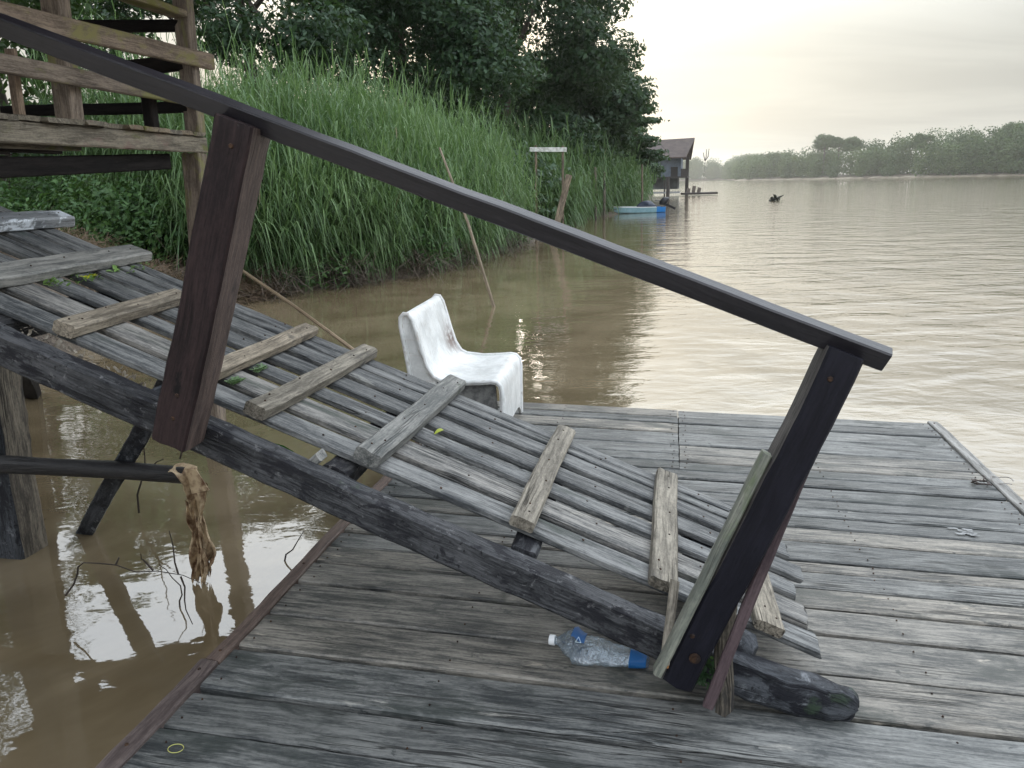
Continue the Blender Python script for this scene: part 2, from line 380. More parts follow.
mt, t, out = mat('muddy_river_water')
oc = t.add('ShaderNodeTexCoord').outputs['Object']
sx = t.add('ShaderNodeSeparateXYZ', ins={0: oc})
dist = t.add('ShaderNodeVectorMath', operation='LENGTH', ins={0: oc}).outputs['Value']
rw = t.vmath('MULTIPLY', oc, (1., 1.6, 1.))
open_ = t.ramp(t.math('SUBTRACT', sx.outputs[0], t.math('MULTIPLY', sx.outputs[1], .22)), -2.2, 2.0, .25, 1.)   # the open river is rougher than the lee of the bank
calm = t.math('MULTIPLY', open_, t.ramp(dist, 2.5, 14., .55, 1.))
wa = t.noise(rw, 2.6, 3, .5, .5); wb = t.noise(t.vmath('ADD', rw, (13, 5, 0)), .7, 2, .5, .4); wc = t.noise(rw, 9., 2, .5)
hg = t.math('ADD', t.math('MULTIPLY', wa, .018), t.math('ADD', t.math('MULTIPLY', wb, .050), t.math('MULTIPLY', wc, .0035)))
hg = t.math('MULTIPLY', hg, calm)
bmp = t.add('ShaderNodeBump', ins={'Strength': 1., 'Distance': 1., 'Height': hg}).outputs[0]
mu = t.noise(oc, .55, 5, .6, 1.6)
wcol = t.mix(t.ramp(mu, .35, .65), (.135, .103, .060), (.205, .160, .100))
bb = t.add('ShaderNodeBsdfPrincipled', ins={'Base Color': wcol, 'Roughness': .03, 'IOR': 1.9, 'Specular IOR Level': .6, 'Normal': bmp})
t.l.new(bb.outputs[0], out.inputs[0])
wv = [(-1485, -1485, 0), (1485, -1485, 0), (1485, 1485, 0), (-1485, 1485, 0)]
wq = fast_mesh('river_water', wv, [(0, 1, 2, 3)], mt, loc=(0, 0, 0)); tag(wq, kind='structure')

# ------------------------------------------------------------------ vegetation builders
def leaves(cen, nrm, size, asp=.55, fold=.25):
    """diamond leaves folded along the midrib, two quads each... returned as arrays"""
    n = len(cen); nrm = nrm / np.linalg.norm(nrm, axis=1, keepdims=True)
    r = rng.normal(size=(n, 3)); a = np.cross(nrm, r); a /= np.linalg.norm(a, axis=1, keepdims=True); b = np.cross(nrm, a)
    s = (size * rng.uniform(.6, 1.35, n))[:, None]
    v = np.stack([cen - a * s, cen + b * s * asp + nrm * s * fold * .5, cen + a * s, cen - b * s * asp + nrm * s * fold * .5], 1).reshape(-1, 3)
    return v, np.arange(n * 4).reshape(-1, 4)

def blobs_leaves(blobs, n, size, shell=.55, noise=.28, asp=.55, ret=False):
    """leaf positions in lumpy clumps: blobs = [(x,y,z,rx,ry,rz)]"""
    B = np.array(blobs, float); vol = (B[:, 3] * B[:, 4] + B[:, 4] * B[:, 5]); pr = vol / vol.sum()
    k = rng.choice(len(B), n, p=pr); d = rng.normal(size=(n, 3)); d /= np.linalg.norm(d, axis=1, keepdims=True)
    ph = k * 1.7
    lump = 1 + noise * (np.sin(d[:, 0] * 5 + ph) * np.cos(d[:, 1] * 6 - ph) + .6 * np.sin(d[:, 2] * 9 + d[:, 0] * 7 + ph))
    rr = np.where(rng.random(n) < shell, rng.uniform(.82, 1.06, n), rng.random(n) ** .5) * lump
    c = B[k, :3] + d * B[k, 3:] * rr[:, None]
    nr = d + rng.normal(size=(n, 3)) * .75 + np.array([0, 0, .35])
    return (c, nr, k) if ret else (c, nr)

def make_tree(name, label, base, blobs, nleaf, size, lm, trunk_h, tr=.22, group=None, limbs=8, asp=.5, shell=.5):
    base = np.array([base[0], base[1], float(gz(base[0], base[1])) - .2])
    t0 = thing(name, label, 'tree', base, group)
    c, nr = blobs_leaves(blobs, nleaf, size, shell=shell, asp=asp)
    v, qd = leaves(c, nr, size, asp)
    fast_mesh('crown', v, qd, lm, rnd=rng.random(len(qd)), parent=t0)
    mb = MB(); top = base + np.array([0, 0, trunk_h]); mid = (base + top) / 2 + np.array([.25, .1, 0])
    tube(mb, [base, base * .6 + mid * .4, mid, top], [tr * 1.25, tr, tr * .85, tr * .6], 10, .05)
    B = sorted(blobs, key=lambda b_: -b_[3])[:limbs]
    for b_ in B:
        e = np.array(b_[:3]); s = base + np.array([.15, .05, trunk_h * random.uniform(.5, .98)]); md = (s + e) / 2 + np.array([0, 0, -.3])
        tube(mb, [s, md, e], [tr * .5, tr * .3, tr * .12], 6, .05)
    mb.build('trunk', M['bark'], t0)
    return t0

M['leafdark'] = leafmat('dark_tree_leaf', (.012, .036, .018), (.050, .100, .044), .28)
M['leafmid'] = leafmat('mid_tree_leaf', (.035, .075, .025), (.080, .15, .045), .38)
M['reed'] = leafmat('reed_blade', (.030, .095, .032), (.225, .34, .140), .40, .40, dry=(.24, .20, .12), dryth=.975, spec=.45)
M['reedfar'] = leafmat('far_reed_blade', (.060, .125, .045), (.150, .235, .105), .38, .5, dry=(.20, .17, .10), dryth=.97)
M['bush'] = leafmat('undergrowth_leaf', (.030, .085, .026), (.095, .185, .055), .34, .45)
M['farwood'] = leafmat('far_wood_leaf', (.018, .048, .016), (.095, .140, .045), .2, .7)
M['dry'] = leafmat('dry_grass_blade', (.13, .085, .060), (.30, .215, .15), .2, .7)

def crown(cx, cy, z0, z1, r, n, flat=.6, seed=0, br=.36):
    rs = np.random.default_rng(seed); out = []
    for i in range(n):
        a = rs.uniform(0, 2 * math.pi); h = rs.uniform(0, 1); rad = r * math.sqrt(rs.uniform(.05, 1)) * math.sqrt(max(.12, 1 - (2 * h - .9) ** 2 * .75))
        b_ = r * rs.uniform(br * .55, br * 1.25)
        out.append((cx + rad * math.cos(a), cy + rad * math.sin(a), z0 + (z1 - z0) * h, b_, b_, b_ * flat * rs.uniform(.8, 1.3)))
    return out

# big dark tree in the middle, its neighbours along the bank, and the sparse ones behind the platform
make_tree('broadleaf_tree', 'tall dark dense tree whose right edge stands against the open sky', (-.2, 43), crown(.4, 43, 4.0, 17, 5.6, 40, seed=3, br=.36), 90000, .135, M['leafdark'], 9, .35)
make_tree('broadleaf_tree', 'dark tree rising behind the tall reeds left of the tallest dark tree', (-4.2, 34), crown(-3.8, 34, 3.4, 14, 4.9, 34, seed=5, br=.38), 80000, .105, M['leafdark'], 7.5, .3)
make_tree('broadleaf_tree', 'sparse tree behind the left end of the reeds with sky showing through its crown', (-8.2, 27), crown(-8.2, 27, 3.6, 11.5, 4.3, 26, seed=9, br=.27), 28000, .095, M['leafdark'], 7, .22)
make_tree('broadleaf_tree', 'light airy tree seen through the platform railing at top left', (-12.5, 20.5), crown(-12.0, 20.5, 3.4, 8.8, 3.9, 26, seed=12, br=.25), 17000, .10, M['leafmid'], 5.5, .18)
make_tree('broadleaf_tree', 'unseen leafy tree added behind the platform to block reflected sky', (-13.9, 13.6), crown(-13.7, 13.6, 4.6, 16.5, 4.0, 44, seed=44, br=.34), 40000, .085, M['leafdark'], 7, .2)  # added out of view to keep sky from the water at lower left
make_tree('broadleaf_tree', 'low dark tree filling the gap under the tallest tree beside the second reed bed', (4.0, 52), crown(4.4, 52, 1.6, 9.0, 4.2, 24, seed=15, br=.42), 32000, .17, M['leafdark'], 4.5, .22)
lay = []
rs = np.random.default_rng(4)
for i in range(20):
    zz = 3.0 + i * .40; rad = 4.9 * (1 - ((zz - 3.4) / 9.5) ** 1.4) if zz > 3.4 else 4.2
    for k in range(4):
        a = rs.uniform(0, 2 * math.pi); rr_ = rad * rs.uniform(.45, .95)
        lay.append((6.6 + rr_ * math.cos(a), 61 + rr_ * math.sin(a), zz + rs.uniform(-.1, .1), 1.35 * rs.uniform(.7, 1.2), 1.1, .20))
make_tree('layered_tree', 'tree with flat layered branches reaching right towards the stilt house', (6.4, 61), lay, 30000, .16, M['leafdark'], 10.5, .25, limbs=60, shell=.3)
make_tree('broadleaf_tree', 'small dark green tree directly left of the stilt house', (11.0, 78), crown(10.6, 78, 1.5, 7.4, 3.1, 18, seed=21, br=.45), 16000, .2, M['leafdark'], 3.5, .2)

# ---- reeds
def reed_bed(name, label, pts, width, n, hh, lm, nl, ll, lw, overhang=.5, z0=0.12):
    pts = np.array(pts, float); seg = np.linalg.norm(np.diff(pts, axis=0), axis=1); cum = np.concatenate([[0], np.cumsum(seg)])
    s = rng.uniform(0, cum[-1], n); k = np.clip(np.searchsorted(cum, s) - 1, 0, len(seg) - 1); f = (s - cum[k]) / seg[k]
    base = pts[k] + (pts[k + 1] - pts[k]) * f[:, None]; tg = (pts[k + 1] - pts[k]) / seg[k][:, None]; nr = np.stack([-tg[:, 1], tg[:, 0]], 1)   # inland
    dep = rng.random(n) ** 1.25 * width; b = base + nr * (dep[:, None] + .05)
    nc = n // 13; ci = rng.integers(0, nc, n); cb = b[rng.choice(n, nc, replace=False)]; off_ = rng.normal(size=(n, 2)) * .17      # stems grow in clumps that fan outwards
    b = np.where((rng.random(n) < .8)[:, None], cb[ci] + off_, b)
    rel = b - pts[k]; dep = np.clip(sdist(b[:, 0], b[:, 1]), .02, width); ch_ = rng.uniform(.72, 1.12, nc)[ci]
    z = gz(b[:, 0], b[:, 1])
    h = ch_ * np.interp(s / cum[-1], np.linspace(0, 1, len(hh)), hh) * rng.uniform(.72, 1.06, n) * np.interp(dep / width, [0, .25, 1], [.55, .85, 1.]) * (1 + .10 * np.sin(s * 2.3) + .07 * np.sin(s * 5.9 + dep * 2))
    lean = off_ * (h * .55)[:, None] - nr * (overhang * np.exp(-dep / (width * .35)) * h * rng.uniform(.2, 1., n))[:, None] + rng.normal(size=(n, 2)) * (.07 * h)[:, None]
    # leaves
    N = n * nl; i = np.repeat(np.arange(n), nl); t_ = np.tile((np.arange(nl) + .5) / nl, n) * .86 + .12 + rng.uniform(-.04, .04, N)
    def stem(i, t_):
        xy = b[i] + lean[i] * (t_ ** 1.8)[:, None]
        return np.concatenate([xy, (z[i] + h[i] * t_ * (1 - .12 * t_))[:, None]], 1)
    p = stem(i, np.minimum(t_, 1.)); az = rng.uniform(0, 2 * math.pi, N)
    d = np.stack([np.cos(az), np.sin(az), np.zeros(N)], 1); pr = np.stack([-np.sin(az), np.cos(az), np.zeros(N)], 1)
    L = ll * rng.uniform(.6, 1.3, N); up = rng.uniform(.45, 1.05, N) * np.where(t_ > .85, 1.25, 1.); sag = rng.uniform(.55, 1.75, N) * np.where(t_ > .88, .35, 1.)
    hor = np.where(t_ > .9, .3, .62)
    V = []
    for ss, ww in ((0., .6), (.35, 1.), (.7, .75), (1., .06)):
        c = p + d * (L * hor * ss)[:, None]; c[:, 2] += L * (up * ss - sag * ss * ss)
        V.append(c - pr * (lw * ww * .5)); V.append(c + pr * (lw * ww * .5))
    V = np.stack(V, 1).reshape(-1, 3); o_ = np.arange(N)[:, None] * 8
    Q = np.concatenate([o_ + np.array([[0, 1, 3, 2]]), o_ + np.array([[2, 3, 5, 4]]), o_ + np.array([[4, 5, 7, 6]])], 0)
    rv = np.clip(rng.random(N) * .65 + rng.random(nc)[ci][i] * .25 + .12 * t_, 0, .999); Rn = np.concatenate([rv, rv, rv])
    # stems, two crossed ribbons would be heavier: one ribbon each
    ts = np.array([0, .5, 1.]); SV = []
    ar = np.arange(n); az2 = rng.uniform(0, math.pi, n); pr2 = np.stack([np.cos(az2), np.sin(az2), np.zeros(n)], 1)
    for q_ in ts:
        c = stem(ar, np.full(n, q_)); SV += [c - pr2 * .007, c + pr2 * .007]
    SV = np.stack(SV, 1).reshape(-1, 3); so_ = len(V) + np.arange(n)[:, None] * 6
    SQ = np.concatenate([so_ + np.array([[0, 1, 3, 2]]), so_ + np.array([[2, 3, 5, 4]])], 0)
    return tag(fast_mesh(name, np.concatenate([V, SV]), np.concatenate([Q, SQ]), lm, rnd=np.concatenate([Rn, rng.uniform(.3, .9, len(SQ))])), label, 'reeds', kind='stuff')
reed_bed('tall_reeds', 'tall bright green reeds hanging over the near bank', [(-5.15, 13.6), (-4.1, 14.9), (-2.5, 16.5), (-1.1, 19.6), (.4, 25.)], 4.2, 5200, [3.5, 3.9, 3.75, 3.3, 3.05, 2.7], M['reed'], 20, .72, .021)
reed_bed('tall_reeds', 'duller green reeds further down the bank behind the blue boat', [(2.0, 32), (4.0, 41.5), (6.3, 46.6), (9.6, 60), (11.5, 70)], 4.5, 3200, [4.6, 4.0, 3.4, 3.3, 3.], M['reedfar'], 12, 1.05, .055)

# ---- undergrowth on the bank
bl = []
rs = np.random.default_rng(31)
for i in range(46):                        # behind and left of the ramp top
    x = rs.uniform(-16, -6.2); y = rs.uniform(13.5, 17.5); r_ = rs.uniform(.35, .8)
    if sdist(np.array(x), np.array(y)) < .8: continue
    bl.append((x, y, float(gz(x, y)) + r_ * .5, r_ * 1.2, r_ * 1.2, r_ * rs.uniform(.7, 1.3)))
for (a, b_) in zip([(-6.3, 13.6), (-5.3, 14.0), (-3.8, 15.), (-2.2, 16.8), (-.8, 20)], [(-5.3, 14.0), (-3.8, 15.), (-2.2, 16.8), (-.8, 20), (.7, 25.5)]):
    for k in range(9):
        f = rs.random(); x = a[0] + (b_[0] - a[0]) * f - rs.uniform(.1, 1.2); y = a[1] + (b_[1] - a[1]) * f + rs.uniform(-.1, .6); r_ = rs.uniform(.3, .6)
        bl.append((x, y, float(gz(x, y)) + r_ * rs.uniform(.3, 1.3), r_ * 1.2, r_ * 1.2, r_))
c, nr = blobs_leaves(bl, 60000, .05, shell=.6); v, qd = leaves(c, nr, .055, .45)
tag(fast_mesh('bank_undergrowth', v, qd, M['bush'], rnd=rng.random(len(qd))), 'dark green leafy undergrowth covering the muddy bank', 'undergrowth', kind='stuff')
bl = []
for k in range(60):
    f = rs.random(); a = LS[11 + int(rs.integers(0, 6))]; b_ = LS[LS.index(a) + 1]; x = a[0] + (b_[0] - a[0]) * f - rs.uniform(1.5, 5); y = a[1] + (b_[1] - a[1]) * f + rs.uniform(0, 1.); r_ = rs.uniform(.8, 1.7)
    bl.append((x, y, float(gz(x, y)) + r_ * .6, r_ * 1.3, r_ * 1.3, r_))
for k in range(40):
    x = rs.uniform(-26, -9); y = rs.uniform(18, 27); r_ = rs.uniform(.9, 1.7); bl.append((x, y, float(gz(x, y)) + r_ * rs.uniform(.4, 1.1), r_ * 1.3, r_ * 1.3, r_))
c, nr = blobs_leaves(bl, 70000, .1, shell=.7); v, qd = leaves(c, nr, .11, .5)
tag(fast_mesh('bank_thicket', v, qd, M['leafdark'], rnd=rng.random(len(qd))), 'dark thicket between the reeds and the tall trees', 'thicket', kind='stuff')

# ---- dry grass heap behind the ramp and roots at the foot of the bank
def straw(name, label, cat, areas, n, L, wdt, lm, droop=.5, lift=.25):
    V = []; 
    A = np.array(areas, float); k = rng.integers(0, len(A), n)
    x = A[k, 0] + rng.normal(size=n) * A[k, 2]; y = A[k, 1] + rng.normal(size=n) * A[k, 3]
    z = np.maximum(gz(x, y), 0) + rng.random(n) ** 1.5 * A[k, 4]
    p = np.stack([x, y, z], 1); az = rng.uniform(0, 2 * math.pi, n); d = np.stack([np.cos(az), np.sin(az), rng.uniform(-droop, lift + .2, n)], 1)
    pr = np.stack([-np.sin(az), np.cos(az), rng.uniform(-.5, .5, n)], 1); Ls = L * rng.uniform(.4, 1.3, n)
    bend = rng.normal(size=(n, 3)) * .18
    for ss in (0., .5, 1.):
        c = p + d * (Ls * ss)[:, None] + bend * (Ls * ss * ss)[:, None]; V += [c - pr * wdt * .5, c + pr * wdt * .5]
    V = np.stack(V, 1).reshape(-1, 3); o_ = np.arange(n)[:, None] * 6
    Q = np.concatenate([o_ + np.array([[0, 1, 3, 2]]), o_ + np.array([[2, 3, 5, 4]])], 0); rv = rng.random(n)
    return tag(fast_mesh(name, V, Q, lm, rnd=np.concatenate([rv, rv])), label, cat, kind='stuff')
straw('dry_grass', 'heap of dry brown grass lying on the bank behind the ramp', 'dry grass', [(-7.4, 12.7, .5, .35, .28), (-6.7, 12.5, .4, .3, .28), (-6.1, 12.2, .35, .3, .26), (-5.6, 12.1, .25, .3, .24), (-5.35, 12.7, .25, .35, .22), (-4.95, 13.4, .25, .4, .22), (-4.6, 14.1, .2, .3, .18)], 16000, .34, .007, M['dry'])
straw('bank_roots', 'tangle of dark roots and dead stems at the foot of the bank', 'roots', [(-4.9, 12.6, .25, .5, .5), (-4.2, 14.2, .3, .35, .5), (-3.1, 15.5, .35, .35, .55), (-2.0, 17.1, .3, .5, .5), (-1.2, 19.2, .3, .7, .5), (0., 23., .4, 1., .5)], 2600, .5, .011, leafmat('dead_root', (.045, .035, .028), (.13, .10, .075), .05, .8), .9, .5)

# ---- far bank wood
rs = np.random.default_rng(77); FT = np.array([(120, 700), (155, 800)] + FS[:8], float)
sg = np.linalg.norm(np.diff(FT, axis=0), axis=1); cu = np.concatenate([[0], np.cumsum(sg)])
VV = []; n_far = 0
def along(s):
    k = min(max(int(np.searchsorted(cu, s)) - 1, 0), len(sg) - 1); f = (s - cu[k]) / sg[k]; a, b_ = FT[k], FT[k + 1]; tg = (b_ - a) / sg[k]
    return a + (b_ - a) * f, np.array([-tg[1], tg[0]])
fb = []
for i in range(520):
    s_ = rs.uniform(0, cu[-1]); p_, nn = along(s_); d_ = rs.random() ** 1.3 * 26 + 1.
    q_ = p_ + nn * d_
    if sdist(np.array(q_[0]), np.array(q_[1])) < .5: q_ = p_ - nn * d_
    if sdist(np.array(q_[0]), np.array(q_[1])) < .3: continue
    hgt = np.interp(p_[1], [215, 290, 340, 372, 455, 600, 820], [19, 18., 17., 15.5, 12.5, 15., 20.]) * rs.uniform(.70, 1.08) * (0.66 + .38 * min(1, d_ / 12))
    r_ = hgt * rs.uniform(.24, .36); z_ = float(gz(q_[0], q_[1]))
    fb.append((q_[0], q_[1], z_ + hgt * .62, r_, r_, hgt * .36))
    for k in range(3):
        a = rs.uniform(0, 6.28); fb.append((q_[0] + r_ * .7 * math.cos(a), q_[1] + r_ * .7 * math.sin(a), z_ + hgt * rs.uniform(.2, .85), r_ * .6, r_ * .6, r_ * .6))
    fb.append((q_[0], q_[1], z_ + hgt * .2, r_ * 1.1, r_ * 1.1, hgt * .22))
c, nr, kk = blobs_leaves(fb, 430000, .5, shell=.62, noise=.14, ret=True); v, qd = leaves(c, nr, .40, .8, .1)
tint = np.repeat(rng.random(len(fb) // 5 + 1), 5)[kk]
tag(fast_mesh('far_wood', v, qd, M['farwood'], rnd=np.clip(tint * .75 + rng.random(len(qd)) * .25, 0, 1)), 'hazy green wood lining the far bank of the river', 'wood', kind='stuff')

def emergent(lab, px, dist, top, r, seed, lm=M['farwood']):
    x = (px - 512) / F * dist; b = (x, dist)
    z1 = top; 
    make_tree('emergent_tree', lab, b, crown(x, dist, z1 - r * 1.3, z1 - r * .3, r, 18, .55, seed, .46), 6500, .36, lm, z1 - r * .5, .32, limbs=9)
emergent('umbrella crowned tree standing tallest at the left shoulder of the far wood', 818, 398, 21.0, 4.6, 1)
emergent('small round topped tree right beside the umbrella crowned tree on the far bank', 832, 394, 19.2, 3.4, 2)
emergent('broader flat topped tree rising right of the umbrella crowned pair on the far bank', 845, 388, 19.0, 4.6, 3)
emergent('pale hazy tree alone above the low left part of the far wood', 770, 442, 14.2, 3.8, 5)
emergent('tallest green crown near the right edge of the far wood', 1000, 322, 20.0, 5.6, 6)
emergent('dark ragged crown in the middle of the right part of the far wood', 912, 352, 18.0, 5.0, 7)

# pale mud strip below the far wood
mb = MB()
pts = [np.array(p) for p in FS[2:9]]
V = []; 
for i, p_ in enumerate(pts):
    a = pts[max(0, i - 1)]; b_ = pts[min(len(pts) - 1, i + 1)]; tg = nz(b_ - a); nn = np.array([tg[1], -tg[0]])
    s_ = 1 if sdist(np.array(p_[0] + nn[0] * 3), np.array(p_[1] + nn[1] * 3)) < 0 else -1
    o1 = p_ + nn * s_ * 1.6; o2 = p_ - nn * s_ * 3
    V += [(o1[0], o1[1], -.05), (o1[0], o1[1], .12), (o2[0], o2[1], .8), (o2[0], o2[1], -.3)]
f = [(4 * i + k, 4 * i + k + 1, 4 * i + 5 + k, 4 * i + 4 + k) for i in range(len(pts) - 1) for k in range(3)]
mb.add(V, f); tag(mb.build('mud_shore', plain('pale_mud', (.30, .26, .20), .8, noise=(.18, .15, .11), sc=.3)), kind='structure')

# ------------------------------------------------------------------ pontoon deck
deck = thing('floating_deck', 'weathered grey plank pontoon floating on the brown river', 'deck', P(.15, 3.2, 0))
ws = [.62, .82, 1.03, 1.235, 1.435, 1.615, 1.74, 1.908, 2.125, 2.335, 2.56, 2.755, 2.90, 3.125, 3.305, 3.46, 3.595, 3.76, 3.90, 4.095, 4.23, 4.355, 4.50, 4.755, 4.94, 5.06, 5.235]
ws = [.62, .85, 1.06, 1.27, 1.475, 1.725, 1.90, 2.13, 2.345, 2.575, 2.75, 2.905, 3.04, 3.125, 3.315, 3.465, 3.595, 3.70, 3.81, 3.97, 4.095, 4.23, 4.355, 4.52, 4.755, 4.945, 5.08, 5.24]
mb = MB(); UL, UR, UJ = -1.345, 1.66, .118
for i in range(len(ws) - 1):
    a, b_ = ws[i], ws[i + 1]; wd_ = b_ - a; gap = random.uniform(.009, .018)
    if abs(b_ - 2.13) < .01: gap = .026
    spans = [(UL, UJ - .003), (UJ + .003, UR)] if a > 4.0 else [(UL, UR)]
    for (s0, s1) in spans:
        g2 = gap + random.uniform(0, .004); sk = random.uniform(-.004, .004)
        lift = random.uniform(-.003, .004)
        timber(mb, P(s0, (a + b_) / 2 + sk, -.0175 + lift), P(s1, (a + b_) / 2 - sk, -.0175 + random.uniform(-.003, .004)), DW, wd_ - g2, .035, seg=.09, bev=.006, wob=.0009, rag=.004, bow=random.uniform(-.002, .002))
        for uu in ([UL + .05, -.62, UJ - .03, .85, UR - .05] if len(spans) == 1 else [s0 + .035, s1 - .035] + ([-.62] if s0 < 0 else [.85])):
            if s0 < uu < s1:
                for f_ in (.25, .75): nail(mb, P(uu + random.uniform(-.012, .012), a + wd_ * f_, .003 + lift), DN, .005)
mb.build('planking', [M['deck'], M['nail']], deck)
mb = MB(); timber(mb, P(-1.372, .6, -.01), P(-1.372, 2.02, -.008), DU, .062, .05, wob=.002)
for ww in (1.2, 1.62, 1.97): nail(mb, P(-1.372, ww, .019), DN, .009)
mb.build('edge_board', [M['trim'], M['nail']], deck)
mb = MB(); timber(mb, P(-1.365, 2.03, -.012), P(-1.365, 5.22, -.012), DU, .055, .05, wob=.002)
for ww in (2.08, 2.7, 3.3): nail(mb, P(-1.365, ww, .015), DN, .009)
mb.build('edge_board', [M['trim'], M['nail']], deck)
mb = MB(); timber(mb, P(1.70, .6, -.002), P(1.695, 5.25, -.002), DU, .062, .03, wob=.002)
for ww in (3.0, 3.9, 5.2): nail(mb, P(1.69, ww, .015), DN, .008)
mb.build('edge_board', [M['trimlight'], M['nail']], deck)
mb = MB()
for uu in (-1.25, -.62, .118, .85, 1.58):
    timber(mb, P(uu, .6, -.11), P(uu, 5.2, -.11), DU, .09, .14)
for ww in (.66, 5.16): timber(mb, P(-1.33, ww, -.25), P(1.66, ww, -.25), DW, .14, .13)
timber(mb, P(-1.345, .6, -.16), P(-1.345, 5.2, -.16), DU, .05, .22); timber(mb, P(1.66, .6, -.16), P(1.66, 5.2, -.16), DU, .05, .22)
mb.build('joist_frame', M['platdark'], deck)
mb = MB()
for uu in (-.9, .15, 1.2):
    tube(mb, [P(uu, w_, -.42) for w_ in (.75, .8, 2., 3.5, 5.05, 5.1)], [.14, .17, .17, .17, .17, .14], 16)
mb.build('float_drum', plain('blue_drum_plastic', (.03, .07, .16), .4), deck)
# pale scuff of paint on a plank
mb = MB()
for q_ in range(26):
    ru, rw2 = random.gauss(0, .024), random.gauss(0, .014); L_, W_ = random.uniform(.008, .026), random.uniform(.003, .007)
    K = 9; c_ = (1.343 + ru, 3.535 + rw2); V = []
    for k in range(K):
        a = 2 * math.pi * k / K; r_ = random.uniform(.7, 1.2); V.append(P(c_[0] + L_ * r_ * math.cos(a), c_[1] + W_ * r_ * math.sin(a), .0046))
    mb.add(V, [tuple(range(K))])
mb.build('paint_flakes', plain('old_white_paint', (.32, .33, .33), .7, noise=(.24, .24, .24), sc=40), deck)

# ------------------------------------------------------------------ gangway (ramp)
TA = .363; AL = math.atan(TA); CA, SA = math.cos(AL), math.sin(AL)
def RP(u, w_, o=0.):                        # point on the slat surface (o = height square to it)
    return P(u + o * SA, w_, .305 - TA * u + o * CA)
RN = DN * CA + DU * SA; RD = DU * CA - DN * SA   # normal of the ramp, direction down the ramp
ramp = thing('gangway', 'sloping wooden gangway of grey slats with cross cleats, dark posts and a handrail', 'gangway', P(-.4, 2.7, 0))
mb = MB()
sl_ = [(2.255, 2.375, .515), (2.405, 2.545, .500), (2.590, 2.655 + .035, .492), (2.745, 2.865, .53), (2.900, 3.02, .50), (3.035, 3.105, .34), (3.112, 3.195, .30)]
for (a, b_, ue) in sl_:
    j = random.uniform(-.006, .006)
    ub = -3.1
    timber(mb, RP(ub, (a + b_) / 2 + j, -.0125), RP(ue, (a + b_) / 2 - j, -.0125), DW, b_ - a - .015, .026, seg=.08, bev=.005, wob=.0009, rag=.012, bow=random.uniform(-.004, .002))
    for uu in (-2.72, -2.32, -1.93, -1.6, -1.05, -.64, -.22, .18): nail(mb, RP(uu + random.uniform(-.03, .03), (a + b_) / 2 + random.uniform(-.03, .03), .002), RN, .006)
mb.build('slatted_walkway', [M['slat'], M['nail']], ramp)
cl_ = [(-2.73, -2.73, 2.70, 3.29, .10, .05, 'cleatwhite'), (-2.31, -2.335, 2.20, 3.25, .115, .045, 'cleatgrey'), (-1.925, -1.945, 2.235, 2.93, .075, .045, 'cleat'),
       (-1.49, -1.50, 2.235, 3.165, .07, .042, 'cleat'), (-1.265, -1.245, 2.225, 3.19, .075, .045, 'cleat'), (-.90, -.875, 2.235, 3.245, .088, .045, 'cleatgrey'),
       (-.408, -.392, 2.235, 3.205, .082, .040, 'cleat'), (.024, .035, 2.225, 3.175, .088, .038, 'cleat'), (.348, .322, 2.235, 3.04, .092, .035, 'cleat')]
for (u0, u1, w0, w1, wd_, th, mk) in cl_:
    mb = MB(); timber(mb, RP(u0, w0, th / 2 + .001), RP(u1, w1, th / 2 + .001), RD, wd_ / CA * .93, th, seg=.06, bev=.007, wob=.0018, rag=.010, bow=random.uniform(-.003, .002))
    for f_ in (.06, .12, .35, .55, .8, .93):
        nail(mb, RP(u0 + (u1 - u0) * f_ + random.uniform(-.02, .02), w0 + (w1 - w0) * f_, th + .0025), RN, .0055)
    mb.build('cleat', [M[mk], M['nail']], ramp)
# side beams
def beam_end(mb, w_, u0, u1, W_, T_):
    """squared beam whose lower end is worn round"""
    timber(mb, P(u0, w_, .606 - .372 * u0 * 1. - .392 - .0), P(u1, w_, .606 - .372 * u1 - .392), DW, T_, W_, seg=.05, bev=.014, wob=.004, rag=.006)
mb = MB()
def ST(u, w_, o=0.): return P(u + o * SA, w_, .201 - .383 * u + o * CA)      # centre line of the side beams
xs_ = [(-3.1, 1), (.18, 1), (.30, .96), (.40, .88), (.47, .74), (.515, .50), (.535, .2)]
timber(mb, ST(-3.1, 2.137), ST(.22, 2.137), DW, .075, .108, seg=.045, bev=.009, wob=.0028, rag=.002)
# worn round tip as a short tapering loft
V = []; K = 18; rings = [(.215, 1., 0), (.30, 1.02, .004), (.38, 1.04, .014), (.45, 1.0, .026), (.51, .95, .038), (.545, .84, .044), (.566, .62, .046), (.576, .3, .046)]
for (uu, s_, dz) in rings:
    for k in range(K):
        a = 2 * math.pi * k / K; ca, sa = math.cos(a), math.sin(a); pw = .45
        yy = math.copysign(abs(ca) ** pw, ca) * .040 * s_; zz = math.copysign(abs(sa) ** pw, sa) * .058 * s_
        q_ = ST(uu, 2.137 + yy, zz + dz); V.append(q_ + RN * .006 * math.sin(uu * 40 + a * 3) + DW * .004 * math.sin(a * 5 + uu * 60))
f = [(i * K + k, i * K + (k + 1) % K, (i + 1) * K + (k + 1) % K, (i + 1) * K + k) for i in range(len(rings) - 1) for k in range(K)] + [tuple((len(rings) - 1) * K + k for k in range(K))]
G = np.array([(uu, .04 * math.cos(2 * math.pi * k / K), .07 * math.sin(2 * math.pi * k / K)) for (uu, s_, dz) in rings for k in range(K)])
mb.add(V, f, G)
mb.build('side_beam', M['stringer'], ramp)
mb = MB(); timber(mb, ST(-3.1, 3.12, -.03), ST(.42, 3.12, .0), DW, .08, .13, seg=.08, bev=.012, wob=.004); mb.build('side_beam', M['stringer'], ramp)
